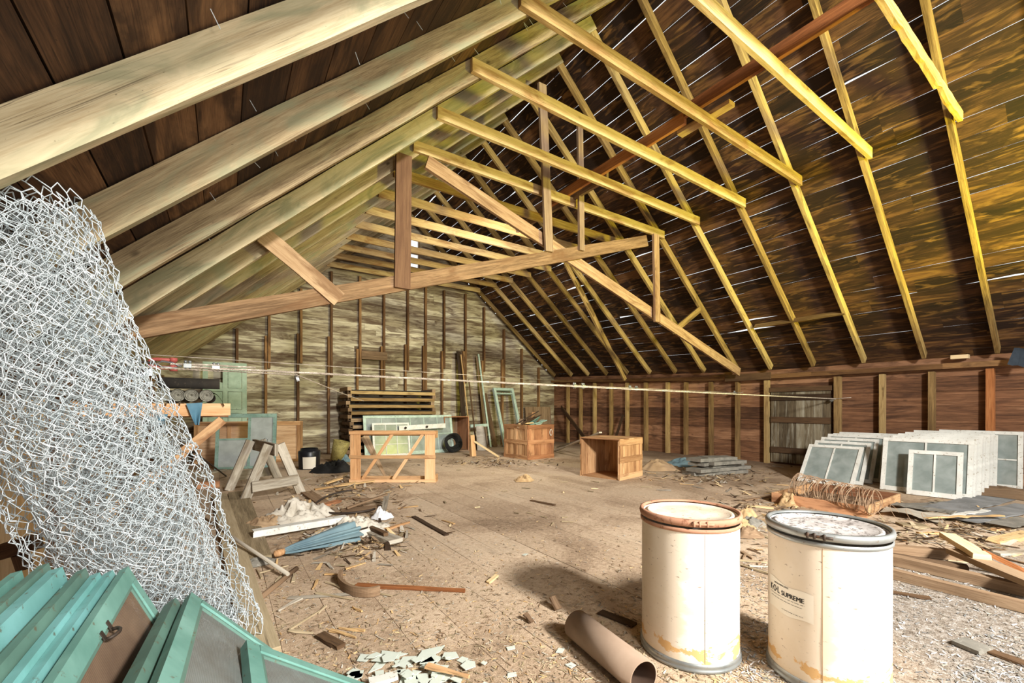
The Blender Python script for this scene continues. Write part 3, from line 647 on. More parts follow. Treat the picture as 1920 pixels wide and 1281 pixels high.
# ------------------------------------------------------------------ cables strung across the loft
def rope(pts, r, n=6, strands=3, pitch=.05):
    """twisted strands along a polyline"""
    mb = MB(); pts = [V(p) for p in pts]; total = sum((b - a).length for a, b in zip(pts, pts[1:]))
    steps = max(8, int(total / pitch * 4)); line = []
    for i in range(steps + 1):
        d = total * i / steps; k = 0
        while k < len(pts) - 2 and d > (pts[k + 1] - pts[k]).length: d -= (pts[k + 1] - pts[k]).length; k += 1
        line.append((pts[k].lerp(pts[k + 1], d / max(1e-6, (pts[k + 1] - pts[k]).length)), total * i / steps))
    for s in range(strands):
        out = []
        for i, (p, d) in enumerate(line):
            t = (line[min(i + 1, steps)][0] - line[max(i - 1, 0)][0]).normalized(); x = t.cross(V((0, 0, 1))).normalized(); y = x.cross(t)
            a = d / pitch * 2 * math.pi + s * 2 * math.pi / strands; out.append(p + (x * math.cos(a) + y * math.sin(a)) * r * .55)
        mb.tube(out, r * .55, 4)
    return mb
def clamp(p, t, s=1.):
    mb = MB(); t = V(t).normalized(); sd = t.cross(V((0, 0, 1))).normalized()
    mb.box(V(p) + V((-.022, -.02, -.022)) * s, V(p) + V((.022, .02, .006)) * s)
    for o in (-.012, .012): mb.tube([V(p) + t * o * s + V((0, 0, -.035 * s)), V(p) + t * o * s + V((0, 0, .03 * s))], .006 * s, 6); mb.lathe(V(p) + t * o * s + V((0, 0, .012 * s)), [(.002 * s, 0), (.011 * s, 0), (.011 * s, .014 * s), (.002 * s, .014 * s)], 6)
    return mb
A0 = P(346, 688, Y=4.86); A1 = P(1567, 748, X=XR - .06); d_ = (A1 - A0).normalized()
t = thing('steel_cable', A0, 'thick main steel cable strung from the red shackle across to the right wall', 'cable')
rope([A0 - A0, (A0.lerp(A1, .5) - A0) + V((0, 0, -.006)), A1 - A0], .011, pitch=.07).build('cable_run', 'cable', t)
rope([V((-.10, .01, .02)), d_ * .2 + V((0, 0, .028)), d_ * .55 + V((0, 0, .024))], .009).build('cable_tail', 'cable', t)
for k, u in enumerate((352, 405)):
    p = P(u, 684 if k == 0 else 688, Y=4.84); clamp(p - A0, d_, 1.3).build('cable_clamp', 'steel', t)
mb = MB(); mb.tube([d_ * -.02, d_ * -.09 + V((0, 0, .03)), d_ * -.16 + V((0, 0, .04)), d_ * -.2 + V((0, 0, .015)), d_ * -.16 + V((0, 0, -.012)), d_ * -.05 + V((0, 0, -.012))], .009, 6); mb.build('thimble', 'steel', t)
mb = MB(); q = A1 - A0; mb.tube([q + V((0, 0, 0)), q + V((.03, -.12, .012)), q + V((.03, -.25, .02))], .008, 5); mb.build('cable_end', 'cable', t)
c2 = P(1555, 750, X=XR - .07) - A0; clamp(c2 + V((-.02, -.05, 0)), d_, 1.2).build('cable_clamp', 'steel', t)
c = P(307, 682, Y=4.9); t = thing('shackle', c, 'red painted shackle joining the cable to a rusty hook at left', 'shackle')
tdir = (d_ * -1); mb = MB(); up = V((0, 0, 1))
pts = [d_ * .07 + up * .034, d_ * -.02 + up * .036] + [d_ * (-.05 - .05 * math.sin(k * math.pi / 6)) + up * .036 * math.cos(k * math.pi / 6) for k in range(7)] + [d_ * -.02 - up * .036, d_ * .07 - up * .034]
mb.tube(pts, .017, 10); mb.build('bow', 'red', t)
mb = MB(); mb.lathe(d_ * .07 - up * .062, [(.004, 0), (.03, 0), (.03, .05), (.018, .052), (.018, .082), (.03, .084), (.03, .118), (.004, .12)], 12); mb.build('pin', 'red', t)
mb = MB(); mb.tube([d_ * -.10 + V((0, .02, 0)), d_ * -.07 + V((0, .03, .01)), d_ * -.06 + up * .012, d_ * -.09 - V((0, .03, 0)), d_ * -.2 + up * .01, d_ * -.62 + up * .012], .011, 6)
single_ = mb.build('hook', 'iron', t)
def wire(a, b_, r, lab, mat='cable', mid=None): 
    mb = MB(); pts = [a, b_] if mid is None else [a, mid, b_]; mb.tube(pts, r, 5); return mb
B0, B1 = P(396, 692, Y=4.8), P(1378, 736.5, X=XR - .08)
t = thing('steel_cable', B0, 'second thinner steel cable just above the thick one, with wire clips', 'cable')
rope([B0 - B0, B1 - B0], .006, strands=2, pitch=.06).build('cable_run', 'cable', t)
q = B1 - B0; mb = MB(); mb.tube([q, q + V((0, -.1, 0)), q + V((.01, -.2, .008))], .006, 5); mb.build('cable_end', 'cable', t)
for u, v in ((1077, 727), (1093, 730), (1181, 733), (1193, 734), (1377, 736)):
    k = (P(u, 0, d=1).xy.normalized()); m0 = B0; dd = (B1 - B0)
    # point of the cable seen at that bearing
    f_ = (m0.x * k.y - m0.y * k.x) / (dd.y * k.x - dd.x * k.y); clamp(dd * f_, dd, 1.5).build('cable_clip', 'steel', t)
C0, C1 = P(262, 664, Y=4.95), P(1078, 716, Y=9.0)
t = single('thin_wire', wire(C0, C1, .0035, ''), 'cable', 'thinnest wire, topmost of the lines strung across the loft', 'wire')
E0 = P(256, 688, Y=4.7); E1 = P(557, 703, Y=5.0); t = thing('slack_rope', E0, 'slack line leaving the thick cable at the paper tag and dropping to the stacked frames', 'rope')
E2 = P(640, 737, Y=8.4); E3 = P(682, 752, Y=9.6); rope([E0 - E0, E1 - E0, E2 - E0, E3 - E0], .007, strands=2, pitch=.06).build('rope_run', 'cable', t)
p = P(557, 706, Y=4.98); mb = MB(); mb.bar(p, p + V((.012, 0, -.05)), .028, .002, (1, 0, 0)); single('paper_tag', mb, 'paper', 'small white paper tag hanging on the cable', 'tag')

# ------------------------------------------------------------------ bracket shelf with rolls, left side
Yb = 5.42
t = thing('wall_bracket', V((XL, Yb, 0)), 'reddish timber bracket standing out from the left wall, carrying the rolls', 'bracket'); o_ = V((XL, Yb, 0))
mb = MB(); a, b_ = P(432, 768, Y=Yb), P(300, 774, Y=Yb); a2 = V((XL + .08, Yb, a.z)); mb.bar(a - o_, a2 - o_, .125, .10, (0, 0, 1), seg=6, wob=.002); mb.build('arm', 'crate_pale', t)
mb = MB(); a, b_ = P(402, 800, Y=Yb + .0), P(318, 869, Y=Yb); dn = (b_ - a).normalized(); a = a - dn * .10; e = a + dn * ((a.z - .25) / -dn.z); mb.bar(a - o_, e - o_, .2, .09, None, seg=6, wob=.003); mb.build('brace', 'crate', t)
mb = MB(); mb.bar(V((.05, .0, .02)), V((.05, .0, 1.32)), .09, .09, (1, 0, 0), seg=3, wob=.002); mb.build('post', 'brown', t)
t2b = thing('wall_bracket', V((XL, 6.35, 0)), 'rear timber bracket behind the rolls, mostly hidden by the wire roll', 'bracket')
mb = MB(); mb.bar((.06, 0, 1.21), (1.25, 0, 1.21), .125, .09, (0, 0, 1)); mb.build('arm', 'crate_red', t2b)
mb = MB(); mb.bar((.05, 0, .02), (.05, 0, 1.3), .09, .09, (1, 0, 0)); mb.build('post', 'brown', t2b)
top = P(360, 757, Y=Yb).z - .005
rolls = [(307, 'leftmost of the four rolled blinds on the timber bracket, beside the wire'), (333, 'second rolled blind from the left on the bracket, with loose edges'), (358.5, 'third rolled blind from the left, above the hanging blue cloth'), (387, 'rightmost rolled blind on the bracket, with a loose flap')]
for i, (u, lab) in enumerate(rolls):
    c = P(u, 750, Y=Yb - .12); r = .062; c.z = P(380, 757.5, Y=Yb).z + r + .02; t = thing('linoleum_roll', c, lab, 'roll', 'rolls on the timber bracket')
    mb = MB(); pts = []
    for k in range(97):
        a = k / 96 * 4 * 2 * math.pi; rr = .012 + (r - .012) * k / 96; pts.append((rr * math.cos(a), rr * math.sin(a)))
    b = len(mb.v)
    for (x, z) in pts: mb.v.extend((V((x, 0, z)), V((x, 1.25, z))))
    for k in range(96): mb.face((b + 2 * k, b + 2 * k + 2, b + 2 * k + 3, b + 2 * k + 1), [(0, 0)] * 4, .5, 0, True)
    mb.lathe((0, .012, 0), [(r * .96, 0), (r * .9, -.004), (r * .72, 0), (r * .66, .01), (r * .55, -.002), (r * .42, 0), (r * .36, .012), (r * .2, 0), (.004, -.004)], 28, (0, -1, 0)); mb.build('rolled_sheet', 'linoleum', t)
    mb = MB(); mb.lathe((0, 0, 0), [(r * 1.02, .01), (r * 1.02, 1.24)], 28, (0, 1, 0)); mb.build('outer_wrap', 'felt' if i != 2 else 'linoleum', t)
    if i in (1, 2, 3):
        mb = MB(); s_ = 1 if i == 3 else -.4
        mb.grid(lambda u_, v_: (r * .95 * math.cos(.5) * (1 if i == 3 else -1) + s_ * .10 * u_, .0 + v_ * .5, r * .55 - .115 * u_ * u_ - .02 * u_), 6, 3); mb.build('loose_flap', 'linoleum', t)
c0, c1 = P(297, 735, Y=Yb + .5), P(412, 737, Y=Yb + .5); zt = P(380, 757.5, Y=Yb).z + .15 + .075
mb = MB(); mb.lathe((c0.x, c0.y, zt + .005), [(.01, 0), (.055, 0), (.06, .02), (.058, c1.x - c0.x), (.01, c1.x - c0.x)], 24, (1, 0, 0)); single('felt_roll', mb, 'felt', 'dark roll of roofing felt lying across the four rolled blinds', 'roll')
def cloth(pts, lab, mat, th=.004, cat='cloth'):
    mb = MB(); mb.grid(lambda u, v: pts[0].lerp(pts[1], u).lerp(pts[3].lerp(pts[2], u), v) + V((0, -.02 - .03 * math.sin(u * 6 + v * 3) * v, 0)), 10, 10)
    return single('hanging_cloth', mb, mat, lab, cat)
q = lambda u, v: P(u, v, Y=Yb - .075)
cloth([q(349, 757), q(380, 755), q(374, 797), q(366, 797)], 'faded blue cloth corner hanging from the rolls over the bracket arm', 'tarp_blue')
cloth([q(294, 778), q(316, 776), q(304, 806), q(288, 812)], 'crumpled blue cloth hanging at the wire roll, left end of the bracket', 'tarp_blue')
mb = MB(); mb.tube([P(300, 800, Y=5.2), P(424, 893, Z=.012)], .012, 6); single('metal_rod', mb, 'iron', 'thin metal rod leaning from the bracket down to the sawhorse', 'rod')

# ------------------------------------------------------------------ framed things: doors, sashes
def framed(name, M, w, h, lab, cat, mat, glass='glass', st=.05, th=.035, nx=2, ny=1, bar=.02, bottom=None, group=None, panes=True):
    """a wooden frame in the xy plane of M with nx by ny panes"""
    t = tag(thing(name, M, lab, cat, group), kind='thing'); bt = bottom or st * 1.25
    for (x0, y0, x1, y1, nm) in ((0, 0, w, bt, 'rail'), (0, h - st, w, h, 'rail'), (0, bt, st, h - st, 'stile'), (w - st, bt, w, h - st, 'stile')):
        mb = MB(); mb.box((x0 + .0005, y0 + .0005, -th / 2), (x1 - .0005, y1 - .0005, th / 2), wob=.0008, seg=3); mb.build(nm, mat, t)
    for i in range(1, nx):
        x = st + (w - 2 * st) * i / nx; mb = MB(); mb.box((x - bar / 2, bt, -th * .4), (x + bar / 2, h - st, th * .4)); mb.build('muntin', mat, t)
    for j in range(1, ny):
        y = bt + (h - st - bt) * j / ny; mb = MB()
        for i in range(nx):
            xa, xb = st + (w - 2 * st) * i / nx + bar / 2, st + (w - 2 * st) * (i + 1) / nx - bar / 2; mb.box((xa, y - bar / 2, -th * .4), (xb, y + bar / 2, th * .4))
        mb.build('muntin', mat, t)
    for i in range(nx):
        for j in range(ny):
            if panes is not True and (i, j) not in panes: continue
            xa, xb = st + (w - 2 * st) * i / nx, st + (w - 2 * st) * (i + 1) / nx; ya, yb = bt + (h - st - bt) * j / ny, bt + (h - st - bt) * (j + 1) / ny
            mb = MB(); mb.box((xa, ya, -.002), (xb, yb, .002)); mb.build('pane', glass, t)
    return t
def lean(p0, p1, h, over, z=.004):
    """stands on the floor along p0-p1 (left to right seen from the front), top pushed back by `over`"""
    p0, p1 = V((p0.x, p0.y, z)), V((p1.x, p1.y, z)); x = (p1 - p0).normalized(); back = V((-x.y, x.x, 0))
    a = math.asin(min(.95, over / h)); return frame(p0, x, back * math.sin(a) + V((0, 0, math.cos(a))))
# white sashes leaning on the right wall: two packed rows
nl = 6
for i in range(nl):
    q = i / (nl - 1); X = 8.2 + 1.50 * q ** .9; y0 = 3.40 - .05 * q + rnd.uniform(-.05, .05) + (0 if i == 0 else .02); w = .78 + (.14 * q if i else 0); h = .80 if i == 0 else .80 + rnd.uniform(.0, .06)
    framed('old_window', lean(V((X, y0, 0)), V((X + .03, y0 - w, 0)), h, h * (.66 - .46 * q)), w, h, ['front sash of the left white row, two dusty panes, leaning low', 'second white sash of the left row, just behind the front one', 'third white sash from the front in the left row', 'fourth white sash from the front in the left row, top rail showing', 'fifth white sash from the front in the left row, top rail showing', 'rearmost white sash of the left row, upright near the wall'][i],
           'window sash', 'white', st=.052, th=.034, nx=2, bar=.022, group='left row of white window sashes')
nr = 13
for i in range(nr):
    q = i / (nr - 1); X = 8.30 + 1.72 * q + (0 if i else -.02)
    if i == 0: y0, w, h = 1.98, .56, .66
    elif i == nr - 1: y0, w, h = 2.0, .93, .9
    else: y0, w, h = 2.32 - .06 * q + rnd.uniform(-.03, .03), .93 + .05 * rnd.random(), .80 + .08 * q + rnd.uniform(-.03, .03)
    dirx = .04
    framed('old_window', lean(V((X, y0, 0)), V((X + dirx, y0 - w, 0)), h, h * (.26 - .10 * q)), w, h,
           ('small front sash of the right white row, with a flaking left stile' if i == 0 else 'rearmost white sash of the right row, by the reddish stud' if i == nr - 1 else f'{ORD[i]} white sash from the front in the right row' + (', large-paned' if i == 1 else ', edge-on')),
           'window sash', 'white', st=.055, th=.036, nx=2, ny=1 if i < nr - 1 else 2, bar=.02, group='right row of white window sashes')

# board door in the right wall
dr = bpy.data.objects.new('door_1', None); COL.objects.link(dr); tag(dr, kind='structure')
ya, yb = P(1562, 0, X=XR).y + .04, P(1440, 0, X=XR).y - .04; dr.location = (XR + .05, ya, 0); mb = MB(); y = 0; W_ = yb - ya
while y < W_ - .02:
    w = min(.17 * rnd.uniform(.9, 1.1), W_ - y); mb.bar((0, y + w / 2, .04), (0, y + w / 2, 1.62), w - .004, .025, (0, 1, 0), seg=3); y += w
mb.build('door_boards', 'doorR', dr)
for z in (.32, 1.0, 1.5): mb = MB(); mb.bar((-.028, 0.01, z), (-.028, W_ - .01, z), .13, .028, (0, 0, 1)); mb.build('ledge', 'dark', dr)
mb = MB(); mb.bar((-.02, -.02, 1.68), (-.02, W_ + .02, 1.68), .1, .06, (0, 0, 1)); mb.build('door_head', 'dark', dr)

def heap(c, rx, ry, h, lab, name, mat, cat, seed=0, n=26, rough=.5, fold=5., ang=0., tuck=.0):
    """a crumpled sheet lying on the floor"""
    mb = MB(); ca, sa = math.cos(ang), math.sin(ang)
    def fn(u, v):
        a = u * 2 * math.pi; r = v * (1 + .35 * noise.noise(V((math.cos(a) * 1.3, math.sin(a) * 1.3, seed)))); x, y = r * math.cos(a) * rx, r * math.sin(a) * ry
        k = max(0, 1 - v ** 2.2); rd = 1 - abs(noise.noise(V((x * fold * 2.2, y * fold * 2.2, seed * 3.1)))) * 2
        rd2 = 1 - abs(noise.noise(V((x * fold * 5, y * fold * 4, seed * 1.7)))) * 2
        z = h * k * (.34 + .45 * noise.noise(V((x * fold, y * fold, seed + 9))) + rough * (rd * .4 + rd2 * .22)) + .012 * (1 - v)
        return (c.x + x * ca - y * sa, c.y + x * sa + y * ca, max(.004 + .006 * rd * rd, z + .006))
    mb.grid(lambda u, v: fn(u, v), n * 2, n); return single(name, mb, mat, lab, cat, org=V((c.x, c.y, 0)))
# ------------------------------------------------------------------ back of the loft
def floorpt(u, v): p = P(u, v, Z=0); p.z = 0; return p
# pale green panel door against the back wall
c = P(385, 0, Y=12.42); M = frame(V((c.x - .05, 12.30, .004)), V((1, 0.0, 0)), V((.045, .12, 2.35))); t = thing('panel_door', M, 'pale green panelled door with a broken panel, against the back wall', 'door')
w, h = .88, 2.36; xs = [0, .1, .30, .36, .50, .56, .76, w]; mb = MB()
mb.box((0, 0, -.02), (.10, h, .02), seg=3); mb.box((w - .1, 0, -.02), (w, h, .02), seg=3); mb.box((.39, .18, -.02), (.49, h - .12, .02)); mb.build('stile', 'doorgreen', t)
mb = MB(); zs = [0, .18, .62, .70, 1.14, 1.22, 1.66, 1.74, 2.24, h]
for a, b_ in ((0, .18), (.62, .70), (1.14, 1.22), (1.66, 1.74), (2.24, h)): mb.box((.10, a, -.019), (w - .1, b_, .019))
mb.build('rail', 'doorgreen', t)
for (a, b_) in ((.18, .62), (.70, 1.14), (1.22, 1.66), (1.74, 2.24)):
    for k, (xa, xb) in enumerate(((.10, .39), (.49, w - .10))):
        if k == 0 and a > 1.7: mb = MB(); mb.prism([(xa, a), (xb, a), (xb, a + .13), (xa + .16, a + .16), (xa + .1, a + .1), (xa, a + .13)], -.006, .006); mb.build('broken_panel', 'doorgreen', t); continue
        mb = MB(); mb.box((xa + .008, a + .008, -.006), (xb - .008, b_ - .008, .006)); mb.box((xa + .035, a + .045, -.012), (xb - .035, b_ - .045, .012)); mb.build('panel', 'doorgreen', t)
# big teal framed screen on its side
a, b_ = floorpt(402, 882), floorpt(517, 877); w = (b_ - a).length; h = 1.15
M = lean(a, b_, h, .16); t = thing('screen_door', M, 'large dusty teal screen door laid on its side behind the sawhorse', 'screen door')
for (x0, y0, x1, y1, nm) in ((0, 0, w, .05, 'rail'), (0, h - .08, w, h, 'rail'), (0, .05, .06, h - .08, 'stile'), (w - .07, .05, w, h - .08, 'stile'), (w * .52, .05, w * .52 + .05, h - .08, 'mid_rail')):
    mb = MB(); mb.box((x0, y0, -.02), (x1, y1, .02)); mb.build(nm, 'teal', t)
mb = MB(); mb.box((.06, .60, -.015), (w * .52, .635, .015)); mb.build('cross_bar', 'teal', t)
for nm, x0, y0, x1, y1 in (('insect_screen', .06, .05, w * .52, .6), ('insect_screen', w * .52 + .05, .05, w - .07, h - .08)): mb = MB(); mb.box((x0, y0, -.002), (x1, y1, .002)); mb.build(nm, 'greyscreen', t)
# pale plywood crate panel behind
a, b_ = floorpt(362, 874), floorpt(567, 868); a = a + V((0, .32, 0)); b_ = b_ + V((0, .32, 0)); w = (b_ - a).length; h = .93; M = lean(a, b_, h, .02)
t = thing('packing_case', M, 'low pale plywood packing case behind the teal screen door', 'case')
mb = MB(); mb.box((.08, .06, -.012), (w - .08, h - .07, 0)); mb.build('front_panel', 'panelwood', t)
for (x0, y0, x1, y1) in ((0, 0, w, .06), (0, h - .07, w, h), (0, .06, .08, h - .07), (w - .08, .06, w, h - .07), (w * .3, .06, w * .3 + .07, h - .07)): mb = MB(); mb.box((x0, y0, -.02), (x1, y1, .02)); mb.build('batten', 'crate', t)
mb = MB(); mb.box((0, h + .001, -.25), (w, h + .022, .02)); mb.build('top_board', 'crate', t)
mb = MB(); mb.box((0, 0, -.25), (.02, h, -.021)); mb.box((w - .02, 0, -.25), (w, h, -.021)); mb.build('end_board', 'crate', t)
# sawhorse
fB, fC, fA, fD = floorpt(458, 941), floorpt(565, 926), floorpt(418, 922), floorpt(516, 899)
n_ = (fB + fC) / 2; f_ = (fA + fD) / 2; f_ = n_ + (f_ - n_).normalized() * 1.05; dirb = (f_ - n_).normalized(); acr = (fC - fB).normalized(); hT = .76
t = thing('sawhorse', n_, 'weathered grey wooden sawhorse standing on the dirt floor at left', 'sawhorse'); U = V((0, 0, 1))
mb = MB(); mb.bar(dirb * -.12 + U * (hT - .085), (f_ - n_) + dirb * .12 + U * (hT - .085), .17, .045, U, seg=5, wob=.002); mb.build('beam', 'grey', t)
half_ = (fC - fB).length / 2
for k, base in enumerate((V((0, 0, 0)), f_ - n_)):
    for s in (-1, 1):
        mb = MB(); mb.bar(base + acr * (half_ * s), base + acr * (.075 * s) + U * (hT - .01), .12, .042, acr, seg=4, wob=.0015); mb.build('leg', 'grey', t)
    o = dirb * (-.05 if k == 0 else .05) * 1.75; mb = MB(); z = .2; mb.bar(base + acr * (-half_ * .80) + U * z + o, base + acr * (half_ * .80) + U * (z + .03) + o, .14, .025, U, seg=4, wob=.002); mb.build('crossbar', 'grey', t)
for k, s in enumerate((.25, .45)):
    mb = MB(); c = dirb * s + U * (hT + .03); mb.tube([c + V((.022 * math.cos(a), 0, .022 * math.sin(a))) for a in [i * math.pi / 6 for i in range(13)]], .004, 5); mb.tube([c - U * .022, c - U * .04], .005, 5); mb.build('eye_bolt', 'steel', t)
# buckets
p = floorpt(580, 879); t = thing('paint_pail', p, 'black enamel pail with a torn label beside the crate stack', 'pail'); mb = MB()
mb.lathe((0, 0, 0), [(.17, 0), (.2, .01), (.215, .36), (.2, .38), (.17, .385), (.165, .43), (.155, .43)], 28); mb.disc((0, 0, .41), .16, 28); mb.build('body', 'black', t)
d = V((-p.x, -p.y, 0)).normalized(); s_ = V((-d.y, d.x, 0)); mb = MB(); mb.grid(lambda u, v: (d * math.cos((u - .5) * 1.2) + s_ * math.sin((u - .5) * 1.2)) * (.206 + .012 * v) + V((0, 0, .02 + .24 * v)), 8, 4); mb.build('label', 'labelpaper', t)
p = floorpt(632, 866); ax = V((.22, -.1, 1)).normalized(); t = thing('old_bucket', V((p.x, p.y, .0)), 'stained yellowish bucket tipped beside the tall stack of trays', 'bucket'); mb = MB(); mb.lathe((0, 0, .04), [(.02, 0), (.15, 0), (.19, .46), (.18, .46), (.145, .02)], 24, ax); mb.build('body', 'yellowbucket', t)
heap(floorpt(628, 884), .42, .3, .3, 'heap of black sacking standing in for shadow between pail and slatted crate', 'black_shade_heap', 'rubber_and_shade', 'filler', seed=41, fold=4)  # black heap added for the shadow and dark coil between pail and crate
heap(floorpt(650, 866), .14, .1, .26, 'crumpled pale blue plastic behind the left corner of the slatted crate', 'crumpled_plastic', 'bluecloth', 'plastic', seed=42, fold=7)
# slatted trays stacked at the back
bl, br = P(652, 0, Y=11.55), P(820, 0, Y=11.55); bl.z = br.z = 0; xd = (br - bl).normalized(); yd = V((-xd.y, xd.x, 0)); w = (br - bl).length; nst = 10; zh = .181
for i in range(nst):
    z = .004 + i * zh; o_ = bl + xd * rnd.uniform(-.06, .06) + yd * rnd.uniform(-.03, .05) + V((0, 0, z)); M = frame(o_, xd, yd)
    t = thing('slatted_tray', M, f'{"topmost" if i == nst - 1 else "lowest" if i == 0 else ORD[i] + " from the bottom"} dark wooden slatted tray in the tall stack at the back', 'tray', 'stack of wooden trays at the back')
    wc = w - .1 * rnd.random()
    for k, y in enumerate((0, .38, .76)): mb = MB(); mb.box((.09, y, 0), (wc - .02, y + .06, .085), seg=3, wob=.002); mb.build('runner', 'stud' if k == 0 and i > nst - 5 else 'brown', t)
    for k, x in enumerate((0.0, w - .14)): mb = MB(); mb.box((x, -.05 if k == 0 else .0, .0855), (x + .10, .86, .0865 + zh - .090)); mb.build('cleat', 'brown', t)
    mb = MB(); mb.box((.12, .12, .0855), (w - .16, .8, .12)); mb.build('felt_and_shade_sheet', 'rubber_and_shade', t)  # solid black sheet put in the tray gap to darken it like shade
# sashes and white strip in front of the stack
a, b_ = P(684, 0, Y=11.22), P(834, 0, Y=11.22); w_ = (b_ - a).length
framed('old_window', lean(a, b_, 1.08, .2), w_, 1.08, 'long pale mint sash of many panes leaning on the stacked trays', 'window sash', 'mint', nx=6, ny=2, st=.07, bar=.018)
a, b_ = P(700, 0, Y=11.05), P(762, 0, Y=11.05); w_ = (b_ - a).length
framed('old_window', lean(a, b_, .88, .14), w_, .88, 'small white six-pane sash behind the slatted crate', 'window sash', 'white', nx=3, ny=3, st=.05, bar=.016)
a, b_ = P(748, 803, Y=11.1), P(835, 798, Y=11.1)
t = thing('white_rail', a, 'white painted rail with two round knobs lying across the sashes', 'rail'); mb = MB(); mb.bar(V((0, 0, 0)), b_ - a, .125, .03, (0, 0, 1)); mb.build('board', 'white', t)
for q in (.13, .58):
    mb = MB(); c = (b_ - a) * q + V((-.18, -.95, 0)).normalized() * .015; mb.lathe(c, [(.012, 0), (.01, .02), (.03, .03), (.032, .045), (.01, .055)], 14, (-.18, -.95, 0)); mb.build('knob', 'iron', t)
# open slatted crate
a, b_ = floorpt(655, 905), floorpt(817, 905); x = (b_ - a).normalized(); y = V((-x.y, x.x, 0)); w = (b_ - a).length; h = .87; dp = .22; M = frame(a, x, y)
t = thing('slatted_crate', M, 'open pale wooden crate with two slanting slats in its front', 'crate')
def sl(nm, x0, z0, x1, z1, wd, y, mat='crate_pale', th=.02): mb = MB(); mb.bar((x0, y, z0), (x1, y, z1), wd, th, (0, 0, 1) if abs(x1 - x0) > abs(z1 - z0) * 2 else (1, 0, 0), seg=3, wob=.001); return mb.build(nm, mat, t)
for x_ in (.10, w - .10): sl('corner_board', x_, .05, x_, h - .055, .17, .012)
sl('top_rail', 0, h - .028, w, h - .028, .05, -.008, 'crate_pale', .022); sl('middle_rail', 0, h * .5, w, h * .5, .055, -.011, 'crate'); sl('bottom_rail', 0, .028, w, .028, .05, -.008)
for x0 in (.22, .74): sl('slanting_slat', x0, .055, x0 + .50, h - .055, .05, .013)
for lo_, hi_, nm in (((0, .03, h - .05), (.025, dp, h), 'end_slat'), ((0, .03, .0), (.025, dp, .3), 'end_slat'), ((0, .03, .40), (.025, dp, .55), 'end_slat'), ((w - .025, .03, h - .12), (w, dp, h), 'end_slat'), ((w - .025, .03, .0), (w, dp, .12), 'end_slat'), ((.03, dp - .03, .0), (w - .03, dp, .08), 'back_rail'), ((.03, dp - .03, h - .09), (w - .03, dp, h), 'back_rail')): mb = MB(); mb.box(lo_, hi_); mb.build(nm, 'crate', t)
a, b_ = P(683, 818, d=7.95), P(722, 893, Z=.02); mb = MB(); mb.bar(a, b_, .16, .014, (1, 0, 0), taper=.25, seg=4); single('broken_board', mb, 'brown', 'broken pointed board slanting inside the slatted crate', 'board')
# tall open case, coil, stave, sticks
c0 = floorpt(834, 850); t = None; x = V((1, 0, 0)); w, dp, h = .80, .75, 1.02; c0 = V((P(832, 0, Y=11.35).x + .02, 11.35, 0)); M = frame(c0, x, V((0, 1, 0)))
t = thing('packing_case', M, 'tall dark open packing case near the back wall', 'case')
for x_ in (0, w - .02): mb = MB(); mb.box((x_, 0, 0), (x_ + .02, dp, h)); mb.build('side', 'crate_red', t)
mb = MB(); mb.box((.02, dp - .02, .02), (w - .02, dp, h - .02)); mb.build('back', 'brown', t)
mb = MB(); mb.box((.02, 0, h - .02), (w - .02, dp, h)); mb.build('top', 'crate_red', t); mb = MB(); mb.box((.02, 0, 0), (w - .02, dp, .02)); mb.build('bottom', 'brown', t)
for x_ in (.21, .42, .62): mb = MB(); mb.box((x_, dp - .028, .03), (x_ + .006, dp - .021, h - .03)); mb.build('back_joint', 'dark', t)
c = floorpt(866, 852); c = V((c.x - .05, c0.y - .42, 0)); mb = MB()
for k in range(7): r = .26 - .02 * k; mb.tube([V((c.x + r * math.cos(a), c.y + .03 * math.sin(3 * a + k) + .02 * k, .29 + r * math.sin(a))) for a in [i * math.pi / 14 for i in range(29)]], .022, 6)
single('hose_coil', mb, 'rubber_and_shade', 'dark coil standing in front of the tall open case', 'coil', org=c)
def stick(p, q, w, t, mat, name, lab, cat, side=None, taper=1., wob=.003, seg=4, group=None, cut=0):
    mb = MB(); mb.bar(p, q, w, t, side, seg=seg, wob=wob, taper=taper, cut=cut); return single(name, mb, mat, lab, cat, group)
a = floorpt(887, 856); a.z = .005; stick(a, P(884, 816, d=(a.x * SY + a.y * CY_)), .13, .11, 'crate', 'timber_offcut', 'short upright timber offcut left of the slate-topped crate', 'timber', (1, 0, 0), .85)
a = floorpt(908, 850); a.z = .01; a.y = 11.0; a.x = P(908, 0, Y=11.0).x; q = P(903, 799, Y=11.25)
mb = MB(); mb.grid(lambda u, v: a.lerp(q, v) + V((.17 * (u - .5) * 2 * (1 - .25 * v), .10 * (2 * u - 1) ** 2, 0)), 8, 6); mb.grid(lambda u, v: a.lerp(q, v) + V((-.17 * (u - .5) * 2 * (1 - .25 * v), .02 + .10 * (2 * u - 1) ** 2, 0)), 8, 6); single('barrel_stave', mb, 'grey', 'curved grey stave board propped behind the timber offcut', 'board')
stick(P(890, 828, d=11.2), floorpt(935, 858) + V((0, 0, .02)), .07, .03, 'fresh', 'pale_stick', 'pale stick slanting down beside the slate-topped crate', 'stick')
